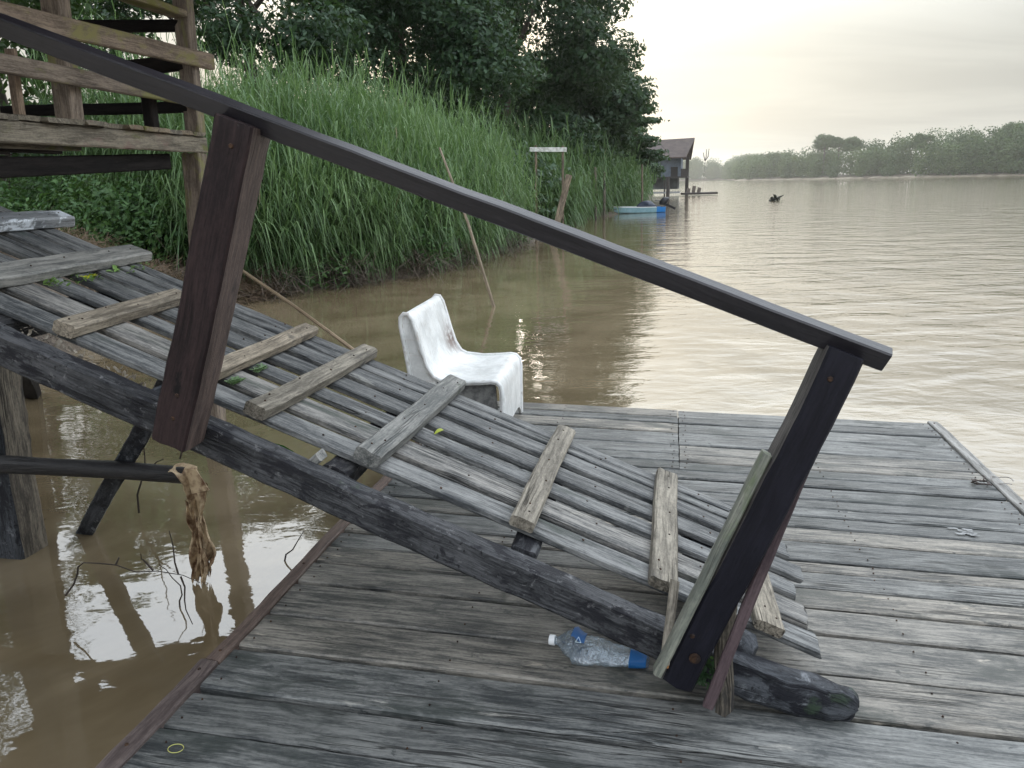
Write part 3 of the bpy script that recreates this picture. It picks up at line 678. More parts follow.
# cross bearers under the slats
for uu in (-2.9, -2.15, -1.55, -.97, -.37, .18):
    mb = MB(); timber(mb, RP(uu, 2.185, -.072), RP(uu, 3.16, -.072), RD, .085, .085, seg=.06, bev=.010, wob=.004, rag=.008)
    mb.build('cross_bearer', M['stringer'], ramp)
mb = MB(); timber(mb, P(-1.10, 2.19, .60), P(-1.02, 2.19, .67), DW, .05, .03); mb.build('bearer_block', M['cleatgrey'], ramp)
# posts
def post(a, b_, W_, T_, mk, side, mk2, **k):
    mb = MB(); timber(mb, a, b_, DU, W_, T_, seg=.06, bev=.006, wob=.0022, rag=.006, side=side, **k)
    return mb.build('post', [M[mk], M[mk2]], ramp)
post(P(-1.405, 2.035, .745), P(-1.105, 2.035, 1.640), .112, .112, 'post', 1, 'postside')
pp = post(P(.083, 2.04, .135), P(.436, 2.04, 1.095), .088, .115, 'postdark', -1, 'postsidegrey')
mb = MB(); c0 = P(.125, 1.980, .235)
for rr_, th in ((.016, .004), (.009, .010)):
    tube(mb, [c0, c0 - DW * th], [rr_, rr_ * .95], 12)
mb.build('bolt', M['nail'], pp)
for (pu, pn) in ((-1.375, .83), (-1.352, .90), (-1.12, 1.58), (.40, 1.03), (.115, .30)):
    mb = MB(); nail(mb, P(pu, 1.977 if pu < 0 else 1.981, pn), -DW, .011, 0); mb.build('nail_head', M['nail'], ramp)
# handrail, rolled a little towards the viewer
ra, rb = P(-3.02, 2.035, 2.335), P(.535, 2.035, 1.073)
mb = MB(); tl = R(22); up_ = nz(np.cross(rb - ra, DW)); up_ = up_ if up_.dot(DN) > 0 else -up_
wdir = DW * math.cos(tl) + up_ * math.sin(tl)
timber(mb, ra, rb, wdir, .038, .053, seg=.1, bev=.004, wob=.0012, rag=.002); mb.build('handrail', M['rail'], ramp)
# laths and offcuts at the foot of the lower post
mb = MB(); timber(mb, P(.028, 1.975, .185), P(.276, 2.04, .815), DW, .05, .024, wob=.0015, rag=.004)
mb.build('brace_lath', M['greenlath'], ramp)
mb = MB(); timber(mb, P(.165, 1.955, .108), P(.386, 2.06, .815), DU, .030, .022, wob=.0015, rag=.004); mb.build('brace_lath', M['redlath'], ramp)
mb = MB(); timber(mb, P(.046, 1.992, .200), P(.066, 2.10, .40), DU, .026, .034, wob=.001); timber(mb, P(.0452, 1.9885, .193), P(.046, 1.992, .202), DU, .023, .030, seg=.01, wob=0, rag=0, mi=1)
mb.build('offcut_lath', [M['cleat'], M['freshcut']], ramp)
mb = MB()
timber(mb, P(.222, 2.02, .062), P(.205, 2.06, .42), DU, .045, .04, w1=.06, wob=.005, rag=.015, bev=.010); mb.build('split_stub', M['pole'], ramp)
mb = MB(); tube(mb, [P(.19, 2.30, .12), P(.23, 2.24, .14), P(.285, 2.19, .145), (P(.305, 2.18, .14))], [.05, .058, .055, .03], 12, .06); mb.build('round_bearer', M['stringer'], ramp)
# struts from the ramp into the river
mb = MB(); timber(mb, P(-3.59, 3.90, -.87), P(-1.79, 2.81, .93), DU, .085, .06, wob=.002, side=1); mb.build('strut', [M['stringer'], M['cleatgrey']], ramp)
mb = MB(); timber(mb, P(-6.2, 6.75, -.75), P(-3.3, 3.3, 1.30), DU, .13, .10, wob=.003); mb.build('strut', M['platdark'], ramp)
mb = MB(); timber(mb, P(-3.345, 3.40, -1.3), P(-3.27, 3.30, 1.30), DU, .17, .19, bev=.012, wob=.005, rag=.01, side=1); mb.build('support_pile', [M['stringer'], M['pole']], ramp)  # right side paler than the front: its sky-lit face is put into colour
# litter and lichen caught between beam and slats near the top
mb = MB()
for k in range(110):
    uu = random.uniform(-2.05, -1.62); ww = random.uniform(2.165, 2.235); s_ = random.uniform(.002, .009)
    c0 = ST(uu, ww, .046 + random.uniform(-.01, .012)); d1 = rng.normal(size=3) * s_; d2 = rng.normal(size=3) * s_
    mb.add([c0 - d1, c0 + d2, c0 + d1, c0 - d2 * .6], [(0, 1, 2, 3)])
mb.build('litter', plain('pale_litter', (.26, .23, .19), .8, noise=(.12, .10, .07), sc=30), ramp)

# ------------------------------------------------------------------ raised platform at the head of the gangway
plat = thing('raised_platform', 'mossy wooden landing platform on posts with railings at upper left', 'platform', P(-3.9, 3.6, -.4))
UE = -3.14
mb = MB(); ww = 1.6
while ww < 5.18:
    wd_ = random.uniform(.12, .18); wd_ = min(wd_, 5.20 - ww) if 5.20 - ww < .3 else wd_
    timber(mb, P(-4.75, ww + wd_ / 2, 1.787), P(UE + .012 + random.uniform(-.02, .025), ww + wd_ / 2, 1.787 + random.uniform(-.002, .004)), DW, wd_ - .008, .026, seg=.12, bev=.005, wob=.002, rag=.012)
    ww += wd_
mb.build('floor', M['plat'], plat)
def pbeam(name, p0, p1, wd_, W_, T_, mk, **k):
    mb = MB(); timber(mb, p0, p1, wd_, W_, T_, bev=k.pop('bev', .007), wob=k.pop('wob', .0014), rag=k.pop('rag', .007), **k); return mb.build(name, M[mk], plat)
pbeam('edge_beam', P(UE - .03, 1.6, 1.718), P(UE - .03, 5.24, 1.718), DU, .055, .105, 'plat')
pbeam('edge_beam', P(-4.70, 1.6, 1.718), P(-4.70, 5.2, 1.718), DU, .055, .105, 'platdark')
pbeam('floor_joist', P(-3.62, 1.6, 1.715), P(-3.62, 4.55, 1.715), DU, .07, .11, 'plat')
pbeam('floor_joist', P(-4.2, 1.6, 1.715), P(-4.2, 5.1, 1.715), DU, .07, .11, 'platdark')
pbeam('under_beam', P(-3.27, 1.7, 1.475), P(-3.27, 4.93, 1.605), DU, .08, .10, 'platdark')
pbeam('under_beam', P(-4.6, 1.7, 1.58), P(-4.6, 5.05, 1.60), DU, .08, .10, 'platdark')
pbeam('rail_board', P(UE + .012, 1.7, 2.235), P(UE + .012, 5.36, 2.268), DU, .045, .103, 'platrail')
pbeam('rail_board', P(UE + .012, 1.7, 2.045), P(UE + .012, 5.16, 2.005), DU, .045, .088, 'platrail')
pbeam('top_rail', P(-3.20, 3.0, 2.545), P(-3.20, 5.13, 2.535), DU, .13, .045, 'plat')
pbeam('end_rail', P(-3.22, 5.18, 2.47), P(-4.7, 5.18, 2.52), DN, .075, .05, 'platdark')
pbeam('end_rail', P(-3.22, 5.18, 2.245), P(-3.75, 5.10, 2.20), DN, .10, .05, 'platdark')
pbeam('end_rail', P(-3.22, 5.18, 1.965), P(-4.7, 5.18, 1.955), DN, .075, .05, 'platdark')
pbeam('rail_post', P(-3.20, 5.20, 1.80), P(-3.20, 5.20, 2.78), DU, .105, .09, 'platrail')
pbeam('rail_post', P(-3.235, 4.05, 1.80), P(-3.235, 4.05, 2.74), DU, .11, .10, 'platrail')
pbeam('rail_post', P(-3.20, 1.9, 1.80), P(-3.20, 1.9, 2.74), DU, .11, .10, 'platrail')
pbeam('rail_post', P(-3.24, 4.78, 1.80), P(-3.24, 4.78, 2.05), DU, .07, .07, 'platdark')
pbeam('rail_post', P(-3.24, 3.70, 1.80), P(-3.24, 3.70, 2.12), DU, .05, .04, 'platrail')
pbeam('rail_post', P(-4.66, 5.05, 1.80), P(-4.66, 5.05, 2.72), DU, .10, .10, 'platrail')
pbeam('rail_post', P(-4.1, 4.25, 1.80), P(-4.1, 4.25, 2.75), DU, .07, .12, 'plat')
pbeam('rail_post', P(-4.66, 1.9, 1.80), P(-4.66, 1.9, 2.72), DU, .10, .10, 'platrail')
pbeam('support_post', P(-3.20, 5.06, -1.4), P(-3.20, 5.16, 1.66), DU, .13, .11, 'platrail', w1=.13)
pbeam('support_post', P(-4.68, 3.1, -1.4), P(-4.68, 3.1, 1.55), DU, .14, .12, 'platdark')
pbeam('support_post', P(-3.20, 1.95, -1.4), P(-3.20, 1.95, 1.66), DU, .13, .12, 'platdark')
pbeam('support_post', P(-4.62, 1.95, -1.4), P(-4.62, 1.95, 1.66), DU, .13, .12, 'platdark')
# unseen roof over the landing, added to block sky reflections and shade the deck
mb = MB()
for i, ww in enumerate(np.arange(-.6, 8.9, .76)):
    V = []; n_ = 90
    for k in range(n_):
        x_ = k / (n_ - 1)
        for e in (0, 1): V.append(P(-7.4 + 6.2 * e, ww + .80 * x_, 4.05 - .50 * e + .009 * math.sin(x_ * 2 * math.pi * 10) + .004 * (i % 2)))
    mb.add(V, [(2 * k, 2 * k + 1, 2 * k + 3, 2 * k + 2) for k in range(n_ - 1)])
ro = mb.build('roof', plain('added_roof_rusty_iron', (.09, .06, .045), .8, .2, 0., noise=(.05, .035, .03), sc=2.), plat)
for ww in (-.3, 1.6, 3.5): pbeam('added_roof_post', P(-5.1, ww, -1.4), P(-5.1, ww, 3.75), DU, .12, .12, 'platdark')
for ww in (-.3, 2.4, 5.0, 7.6): pbeam('added_rafter', P(-7.2, ww, 3.94), P(-1.3, ww, 3.45), DW, .06, .10, 'platdark')
for uu, nn in ((-4.95, 3.67), (-2.2, 3.42)): pbeam('added_roof_beam', P(uu, -.6, nn), P(uu, 8.9, nn), DU, .07, .10, 'platdark')

# ------------------------------------------------------------------ chair
ch = thing('moulded_chair', 'white moulded fibreglass chair with worn brown stains on the far corner of the deck', 'chair', P(-1.2, 4.6, 0))
mt, t, out = mat('stained_white_fibreglass')
oc = t.add('ShaderNodeTexCoord').outputs['Object']; gp = t.add('ShaderNodeAttribute', attribute_name='gp').outputs['Vector']
n_a = t.noise(oc, 6, 6, .7, .5); n_b = t.noise(t.vmath('MULTIPLY', gp, (16, 60, 16)), 1, 5, .65)
n_c = t.noise(t.vmath('MULTIPLY', gp, (7, 90, 20)), 1, 3, .6)
col = t.mix(t.ramp(n_a, .38, .66), (.80, .81, .80), (.60, .61, .60))
col = t.mix(t.math('MULTIPLY', t.ramp(n_b, .54, .66), .5), col, (.34, .30, .25))
col = t.mix(t.math('MULTIPLY', t.ramp(n_c, .58, .70), .5), col, (.42, .33, .27))
gs = t.add('ShaderNodeSeparateXYZ', ins={0: gp})
worn = t.math('MULTIPLY', t.ramp(t.math('ABSOLUTE', t.math('SUBTRACT', gs.outputs[0], 1.085)), .0, .16, 1, 0), t.ramp(gs.outputs[1], .62, .92))   # rubbed patch where seat meets back
worn = t.math('MULTIPLY', worn, t.ramp(t.noise(oc, 22, 5, .6), .30, .55))
col = t.mix(worn, col, (.17, .115, .10))
bb = t.add('ShaderNodeBsdfPrincipled', ins={'Base Color': col, 'Roughness': .42, 'Normal': t.add('ShaderNodeBump', ins={'Strength': .25, 'Distance': .004, 'Height': n_b}).outputs[0]})
t.l.new(bb.outputs[0], out.inputs[0]); M['chair'] = mt
M['chairshade'] = plain('seat_shade_grey', (.22, .22, .21), .7, noise=(.10, .10, .10), sc=25, bump=.4)  # grey that paints in the shade under the seat
prof = [(-1.36, .0), (-1.38, .15), (-1.40, .30), (-1.42, .44), (-1.445, .60), (-1.462, .70), (-1.46, .745), (-1.44, .768), (-1.415, .765), (-1.395, .735), (-1.372, .66), (-1.345, .56), (-1.315, .47), (-1.28, .415), (-1.24, .395), (-1.13, .385), (-1.02, .392), (-.95, .40), (-.915, .395), (-.893, .372), (-.885, .33), (-.883, .2), (-.881, .10), (-.880, .0)]
pr_ = np.array(prof); sgl = np.concatenate([[0], np.cumsum(np.linalg.norm(np.diff(pr_, axis=0), axis=1))])
CW0, CW1, NWc = 4.22, 4.96, 16
CHA = R(2.2); SJ = float(sgl[13])
def CP(u, w_, n):
    du, dw = u + 1.2, w_ - 4.6; return P(-1.2 + du * math.cos(CHA) + dw * -math.sin(CHA), 4.6 + du * math.sin(CHA) + dw * math.cos(CHA), n)
def chair_shell(off):
    V = []; G = []
    for i, (u_, n_) in enumerate(prof):
        a = pr_[max(0, i - 1)]; b_ = pr_[min(len(prof) - 1, i + 1)]; tg = nz(b_ - a); nr = np.array([-tg[1], tg[0]])
        for j in range(NWc + 1):
            s_ = j / NWc; e = abs(2 * s_ - 1); dish = -.014 * (1 - e ** 2) * max(0., 1 - ((sgl[i] - SJ) / .34) ** 2)
            lipz = 0
            nn = n_; uu = u_
            if i == 0 or i == len(prof) - 1:
                nn = .085 * (1 - e ** 6)
            elif i in (1, len(prof) - 2): nn = max(n_, .11 * (1 - e ** 6))
            # the back narrows a little at the top
            wt = CW0 + (CW1 - CW0) * s_; c_ = (CW0 + CW1) / 2; k_ = 1
            V.append(CP(uu + nr[0] * (off + dish), c_ + (wt - c_) * k_, nn + nr[1] * (off + dish))); G.append((sgl[i], s_, off))
    return V, G
V1, G1 = chair_shell(0.); V2, G2 = chair_shell(-.016); NJ = NWc + 1; n0 = len(V1)
f = []
for i in range(len(prof) - 1):
    for j in range(NWc):
        a = i * NJ + j; f.append((a, a + 1, a + NJ + 1, a + NJ)); f.append((n0 + a, n0 + a + NJ, n0 + a + NJ + 1, n0 + a + 1))
    for j, fl in ((0, 0), (NWc, 1)):
        a = i * NJ + j; qd_ = (a, a + NJ, n0 + a + NJ, n0 + a); f.append(qd_ if not fl else qd_[::-1])
for i in (0, len(prof) - 1):
    for j in range(NWc):
        a = i * NJ + j; qd_ = (a, a + 1, n0 + a + 1, n0 + a); f.append(qd_ if i else qd_[::-1])
mb = MB(); mb.add(V1 + V2, f, np.array(G1 + G2)); sh = mb.build('shell', M['chair'], ch, ang=50)
# the filled side between back and rear leg, near and far
for w_ in (CW0 + .012, CW1 - .012):
    mb = MB(); sidep = [(-1.352, .02), (-1.392, .30), (-1.437, .60), (-1.453, .70), (-1.452, .74), (-1.437, .758), (-1.42, .755), (-1.404, .73), (-1.382, .66), (-1.325, .47), (-1.27, .39), (-1.24, .33), (-1.28, .10), (-1.31, .02)]
    c_ = (CW0 + CW1) / 2
    V = []
    for dw in (-.004, .004):
        for (u_, n_) in sidep:
            k_ = 1; V.append(CP(u_, c_ + (w_ + dw - c_) * k_, n_))
    n_ = len(sidep); fc = [tuple(range(n_)), tuple(range(2 * n_ - 1, n_ - 1, -1))] + [(k, n_ + k, n_ + (k + 1) % n_, (k + 1) % n_) for k in range(n_)]
    mb.add(V, fc, np.array([(a_[0] * .3, .1, a_[1]) for a_ in sidep] * 2)); mb.build('side_panel', M['chair'], ch, ang=30)
for w_, e_ in ((CW0 + .004, 0), (CW1 - .004, 1)):   # rolled rim along both edges
    mb = MB(); pts = [CP(u_ , w_, max(n_, .012)) for (u_, n_) in prof]
    tube(mb, pts, .0125, 8); mb.build('rim', M['chair'], ch, ang=60)
mb = MB()   # dark panel standing in for shade in the open gap under the seat
V = [CP(u_, w_, n_) for w_ in (CW0 + .05, CW0 + .062) for (u_, n_) in ((-1.27, .385), (-.965, .385), (-.93, .36), (-.918, .20), (-.935, .02), (-.99, .02), (-1.03, .16), (-1.14, .24), (-1.27, .20))]
n_ = 9; mb.add(V, [tuple(range(n_)), tuple(range(2 * n_ - 1, n_ - 1, -1))] + [(k, n_ + k, n_ + (k + 1) % n_, (k + 1) % n_) for k in range(n_)]); mb.build('under_seat_shade', M['chairshade'], ch, ang=30)

# ------------------------------------------------------------------ bottle
bt = thing('water_bottle', 'crushed clear plastic water bottle with white cap lying under the gangway beam', 'bottle', P(-.16, 2.31, 0))
A0 = P(-.318, 2.295, .034); A1 = P(.006, 2.275, .020); axb = nz(A1 - A0); Lb = np.linalg.norm(A1 - A0); sb = nz(np.cross(DN, axb)); ub_ = np.cross(axb, sb)
mt, t, out = mat('clear_pet_plastic')
oc = t.add('ShaderNodeTexCoord').outputs['Object']
cr = t.add('ShaderNodeBump', ins={'Strength': 1., 'Distance': .008, 'Height': t.noise(oc, 75, 2, .5)}).outputs[0]
lw_ = t.add('ShaderNodeLayerWeight', ins={'Blend': .35, 'Normal': cr}).outputs['Fresnel']
gl = t.add('ShaderNodeBsdfGlossy', ins={'Color': (.9, .95, 1, 1), 'Roughness': .08, 'Normal': cr}); trp = t.add('ShaderNodeBsdfTransparent', ins={0: (.90, .94, .96, 1)})
df = t.add('ShaderNodeBsdfDiffuse', ins={0: (.55, .62, .68, 1)})
m1 = t.add('ShaderNodeMixShader', ins={0: t.math('ADD', t.math('MULTIPLY', lw_, .75), .12, clamp=True), 1: trp.outputs[0], 2: gl.outputs[0]})
m2 = t.add('ShaderNodeMixShader', ins={0: .06, 1: m1.outputs[0], 2: df.outputs[0]}); t.l.new(m2.outputs[0], out.inputs[0]); M['pet'] = mt
def bottle_part(name, prof_, mt_, K=28, crush=True, parent=bt, off=0., ang0=0., ang1=2 * math.pi):
    mb = MB(); V = []; n_ = len(prof_); full = abs(ang1 - ang0 - 2 * math.pi) < 1e-6; KK = K if full else K + 1
    for (s_, r_) in prof_:
        s_l = s_ / .34
        for k in range(KK):
            a = ang0 + (ang1 - ang0) * k / K; rr_ = r_ + off
            if crush and .05 < s_:
                rr_ *= 1 + .05 * math.sin(5 * a + s_ * 70) * min(1, (s_ - .05) * 20)
            flat = 1 - .42 * min(1, max(0, (s_ - .03) / .04)) - .22 * max(0, min(1, (s_ - .16) / .17)) if crush else 1
            wide = (1 + .85 * min(1, max(0, (s_ - .03) / .05))) * (1 - .62 * max(0, min(1, (s_ - .12) / .21))) if crush else 1
            cz = max(r_ * flat - .0, .006) if crush else r_
            base_ = A0 + axb * s_ * (Lb / .34); base_ = base_ - DN * (base_ - DO).dot(DN)
            hz = .046 if s_ < .09 else r_ * flat + .002
            hz = max(hz, r_ * flat + .002)
            V.append(base_ + DN * hz + sb * rr_ * wide * math.cos(a) + DN * rr_ * flat * math.sin(a))
    f = []
    for i in range(n_ - 1):
        for k in range(K if full else K):
            k2 = (k + 1) % KK; f.append((i * KK + k, i * KK + k2, (i + 1) * KK + k2, (i + 1) * KK + k))
    if full and crush is False or name == 'body' and False: pass
    if full: f.append(tuple(range(KK - 1, -1, -1))); f.append(tuple((n_ - 1) * KK + k for k in range(KK)))
    mb.add(V, f); return mb.build(name, mt_, parent, ang=60)
bodyp = [(.020, .013), (.030, .014), (.040, .022), (.055, .036), (.072, .0435), (.085, .0445)]
for k in range(22):
    s_ = .092 + k * .0108; bodyp.append((s_, .0445 - (.0025 if k % 2 else 0)))
bodyp += [(.332, .040), (.338, .030)]
bottle_part('body', bodyp, M['pet'])
bottle_part('cap', [(.0, .0155), (.003, .017), (.018, .017), (.020, .0165)], plain('white_cap_plastic', (.82, .84, .86), .4), crush=False)
lb = bottle_part('label', [(.075, .0450), (.085, .0456), (.105, .0456), (.120, .0452)], plain('blue_label_film', (.02, .12, .34), .35), K=20, off=.0012, ang0=R(15), ang1=R(95))
bottle_part('label', [(.275, .0462), (.285, .0456), (.300, .0462), (.320, .0456), (.330, .043)], plain('blue_base_film', (.02, .15, .42), .3, trans=.35), off=.0012)
mb = MB(); c0 = A0 + axb * .098; c0 = c0 - DN * (c0 - DO).dot(DN) + DN * .082; vv_ = nz(DN * .45 - sb * .9) if sb.dot(DW) > 0 else nz(DN * .45 + sb * .9)
tri = [c0 + vv_ * .0 + ub_ * 0]
cpt = c0 - (DW * .026) + DN * -.006; ex = axb; ey = nz(DN * .75 + DW * .65)
pr3 = [(-.009, -.008), (.009, -.008), (0, .009)]
for k in range(3):
    a, b_ = np.array(pr3[k]), np.array(pr3[(k + 1) % 3]); a3 = cpt + ex * a[0] + ey * a[1]; b3 = cpt + ex * b_[0] + ey * b_[1]
    tube(mb, [a3, b3], .0009, 5)
mb.build('printed_mark', plain('white_print', (.6, .75, .85), .5), lb)

# ------------------------------------------------------------------ small things on the deck and the ramp
mb = MB(); V = []
rp_ = [P(-1.243 + .021 * math.cos(a), 1.645 + .017 * math.sin(a) , .0055) for a in np.linspace(.25, 2 * math.pi + .0, 26)]
tube(mb, rp_, .0011, 6); tag(mb.build('rubber_band', plain('yellow_rubber', (.42, .42, .13), .5)), 'small yellowish rubber band lying on the front corner plank', 'rubber band')
mb = MB(); c0 = P(1.60, 4.15, .012)
for k in range(4):
    ph = random.random() * 6; pts = []
    for i in range(14):
        a = i / 13 * random.uniform(3.5, 6) + ph; pts.append(c0 + DU * (.035 * math.cos(a) + .012 * i / 13 * (k - 1.5)) + DW * .03 * math.sin(a) + DN * (.010 * abs(math.sin(a * 1.7)) + (.03 * i / 13 if k == 0 else 0)))
    tube(mb, pts, .0035, 5)
tag(mb.build('wire_knot', plain('brown_wire', (.06, .045, .04), .6)), 'small knot of brown wire near the right edge of the deck', 'wire')
mb = MB(); c0 = P(1.72, 4.20, .018)
tube(mb, [c0 + DU * (.05 * math.cos(a)) + DW * (.06 * math.sin(a)) + DN * .006 * math.sin(3 * a) for a in np.linspace(0, 5.2, 18)], .0025, 5)
tag(mb.build('wire_loop', plain('grey_wire', (.25, .23, .21), .5)), 'thin open loop of grey wire on the pale right edge board', 'wire')

def leaf_blade(mb, p, d, L, Wd, nrm, curl=.3, K=5):
    d = nz(d); s_ = nz(np.cross(nrm, d)); V = []
    for i in range(K + 1):
        t_ = i / K; wv_ = Wd * math.sin(math.pi * (.06 + .9 * t_)) ** .8
        c_ = p + d * L * t_ + np.asarray(nrm) * (L * curl * (t_ - t_ * t_) * 1.5); V += [c_ - s_ * wv_ * .5 + np.asarray(nrm) * wv_ * .15, c_, c_ + s_ * wv_ * .5 + np.asarray(nrm) * wv_ * .15]
    f = []
    for i in range(K):
        for k in (0, 1): f.append((3 * i + k, 3 * i + k + 1, 3 * i + 4 + k, 3 * i + 3 + k))
    mb.add(V, f)
def simple_leafmat(name, c): 
    return leafmat(name, tuple(x * .8 for x in c), c, .3, .45)
mb = MB(); leaf_blade(mb, RP(-.80, 2.66, .006), DU * .35 + DW * .8, .055, .017, RN, .4)
tag(mb.build('fallen_leaf', simple_leafmat('yellow_green_leaf', (.45, .52, .06))), 'yellow green leaf lying beside a grey cleat halfway up the gangway', 'leaf')
def sprout(lab, u, w_, n_, size, colr, spread=.03, name='weed_sprout'):
    mb = MB()
    for k in range(n_):
        a = random.uniform(0, 6.28); p_ = RP(u + random.uniform(-spread, spread) * .4, w_ + random.uniform(-spread, spread) * 1.4, .0)
        d_ = DU * math.cos(a) + DW * math.sin(a) + RN * random.uniform(.25, 1.1)
        leaf_blade(mb, p_, d_, size * random.uniform(.35, .8), size * .3, RN, .25)
    return tag(mb.build(name, simple_leafmat('sprout_leaf', colr)), lab, 'weed')
sprout('row of small weeds with a bright yellow flower head against the long grey cleat', -2.245, 2.70, 60, .035, (.13, .22, .06), .10)
sprout('tiny bright yellow weed tip against the long grey cleat', -2.24, 2.80, 16, .03, (.60, .62, .04), .02)
sprout('single upright pale green shoot against the long grey cleat', -2.25, 2.96, 4, .06, (.25, .42, .12), .01)
sprout('thin trail of small weeds at the far end of the long grey cleat', -2.255, 3.08, 30, .03, (.14, .22, .08), .09)
sprout('round pale green weed tuft left below the split cleat right of the upper post', -1.43, 2.42, 70, .028, (.16, .26, .12), .022)
sprout('round pale green weed tuft right below the split cleat right of the upper post', -1.435, 2.60, 70, .028, (.18, .28, .14), .025)
mb = MB()
for k in range(3): leaf_blade(mb, P(-1.20 - .03 * k, 2.22 + .02 * k, .60 + .03 * k), DU * .8 - DN * .55 + DW * .2, .17, .075, nz(DN * .5 - DW * .8), .15)
tag(mb.build('green_leaf', simple_leafmat('dark_green_leaf', (.035, .13, .02))), 'dark green leaf wedged between the side beam and the slats right of the upper post', 'leaf')
mb = MB()
for k in range(60):
    a = random.uniform(0, 6.28); c0 = ST(.17 + random.uniform(-.035, .035), 2.09, random.uniform(-.05, .04))
    leaf_blade(mb, c0, -DW * .6 + DU * math.cos(a) + DN * math.sin(a), .022, .012, -DW, .2, 3)
tag(mb.build('moss_tuft', simple_leafmat('moss', (.05, .11, .045))), 'dark green moss tuft on the side beam beside the foot of the lower post', 'moss')

# pale bamboo stick behind the ramp
mb = MB(); tube(mb, [P(-2.35, 3.75, 1.27), P(-2.07, 3.62, 1.075), P(-1.7, 3.45, .92), P(-1.39, 3.31, .775), P(-1.30, 3.27, .73)], [.008, .008, .0085, .009, .009], 7)
tag(mb.build('bamboo_stick', M['bamboo']), 'thin pale bamboo stick sloping down behind the far edge of the gangway', 'stick')
mb = MB(); tube(mb, [P(-1.90, 3.26, .975), P(-1.90, 3.26, 1.00), P(-1.90, 3.26, 1.02), P(-1.90, 3.26, 1.035)], [.015, .013, .006, .003], 9)
tag(mb.build('plastic_scrap', plain('white_plastic', (.75, .75, .73), .5)), 'small white pointed plastic scrap at the far edge of the gangway beside the upper post', 'litter')

# black pole with a dry rag at its end
mb = MB(); tube(mb, [P(-4.6, 3.22, .10), P(-3.9, 3.20, .115), P(-3.21, 3.2, .122), P(-2.9, 3.2, .132), P(-2.55, 3.2, .138), P(-2.19, 3.2, .140)], [.048, .046, .047, .043, .045, .040], 12, .05)
tag(mb.build('driftwood_pole', M['driftpole']), 'wet black pole sticking out level over the water at left', 'pole')
mb = MB(); K = 16; V = []; G = []
rg = [(-2.225, .175, .035, .055), (-2.195, .165, .050, .062), (-2.165, .12, .048, .045), (-2.165, .06, .036, .030), (-2.152, .0, .026, .022), (-2.140, -.05, .018, .016), (-2.14, -.09, .012, .012)]
for i, (u_, n_, ru, rw_) in enumerate(rg):
    for k in range(K):
        a = 2 * math.pi * k / K; m_ = 1 + .38 * math.sin(4 * a + i * .7) + .2 * math.sin(7 * a - i * 2.3)
        ru_ = ru * .80; V.append(P(u_ + ru_ * m_ * math.cos(a), 3.2 + rw_ * m_ * math.sin(a), n_ + .012 * math.sin(3 * a + i))); G.append((n_, a * .05, .1))
f = [(i * K + k, i * K + (k + 1) % K, (i + 1) * K + (k + 1) % K, (i + 1) * K + k) for i in range(len(rg) - 1) for k in range(K)] + [tuple(range(K - 1, -1, -1)), tuple((len(rg) - 1) * K + k for k in range(K))]
mb.add(V, f, np.array(G))
fl = [P(-2.17, 3.18, .18), P(-2.10, 3.16, .19), P(-2.03, 3.14, .10), P(-2.07, 3.15, .085), P(-2.14, 3.17, .06)]
mb.add(fl + [p_ - DW * .008 + DN * .004 for p_ in fl], [(0, 1, 2, 3, 4), (9, 8, 7, 6, 5)] + [(k, 5 + k, 5 + (k + 1) % 5, (k + 1) % 5) for k in range(5)])
def hang(n0, n1, uc, wprof, ph, dw):
    NU, NV = 22, 30; V = []; G = []
    for j in range(NV + 1):
        t_ = j / NV; n_ = n0 + (n1 - n0) * t_; wd2 = float(np.interp(t_, [0, .25, .42, .7, .92, 1], wprof))
        for i in range(NU + 1):
            x_ = (i / NU - .5); fold = math.sin(x_ * 13 + ph + t_ * 2.2) * .5 + math.sin(x_ * 29 - ph + t_ * 5) * .22 + .3 * math.sin(t_ * 17 + x_ * 8 + ph)
            fray = (.022 * math.sin(i * 2.7 + ph) + .014 * math.sin(i * 5.3)) * max(0, t_ - .8) * 5
            V.append(P(uc + x_ * wd2 + .010 * math.sin(t_ * 6 + ph), 3.2 + dw + fold * (.012 + wd2 * .22), n_ + fray + .008 * math.sin(i * 1.3))); G.append((n_, x_, .1))
    mb.add(V, [(j * (NU + 1) + i, j * (NU + 1) + i + 1, (j + 1) * (NU + 1) + i + 1, (j + 1) * (NU + 1) + i) for j in range(NV) for i in range(NU)], G)
hang(.13, -.375, -2.150, [.10, .075, .035, .095, .10, .07], .4, -.012)
hang(.10, -.30, -2.135, [.08, .060, .030, .085, .11, .05], 2.2, .006)
hang(.02, -.395, -2.150, [.05, .055, .030, .070, .085, .06], 4.1, -.024)
tag(mb.build('dry_rag', plain('dry_tan_rag', (.50, .38, .24), .6, noise=(.13, .065, .03), sc=17, bump=.9), ang=25), 'crumpled tan rag wrapped on the end of the black pole and hanging into the river', 'rag')

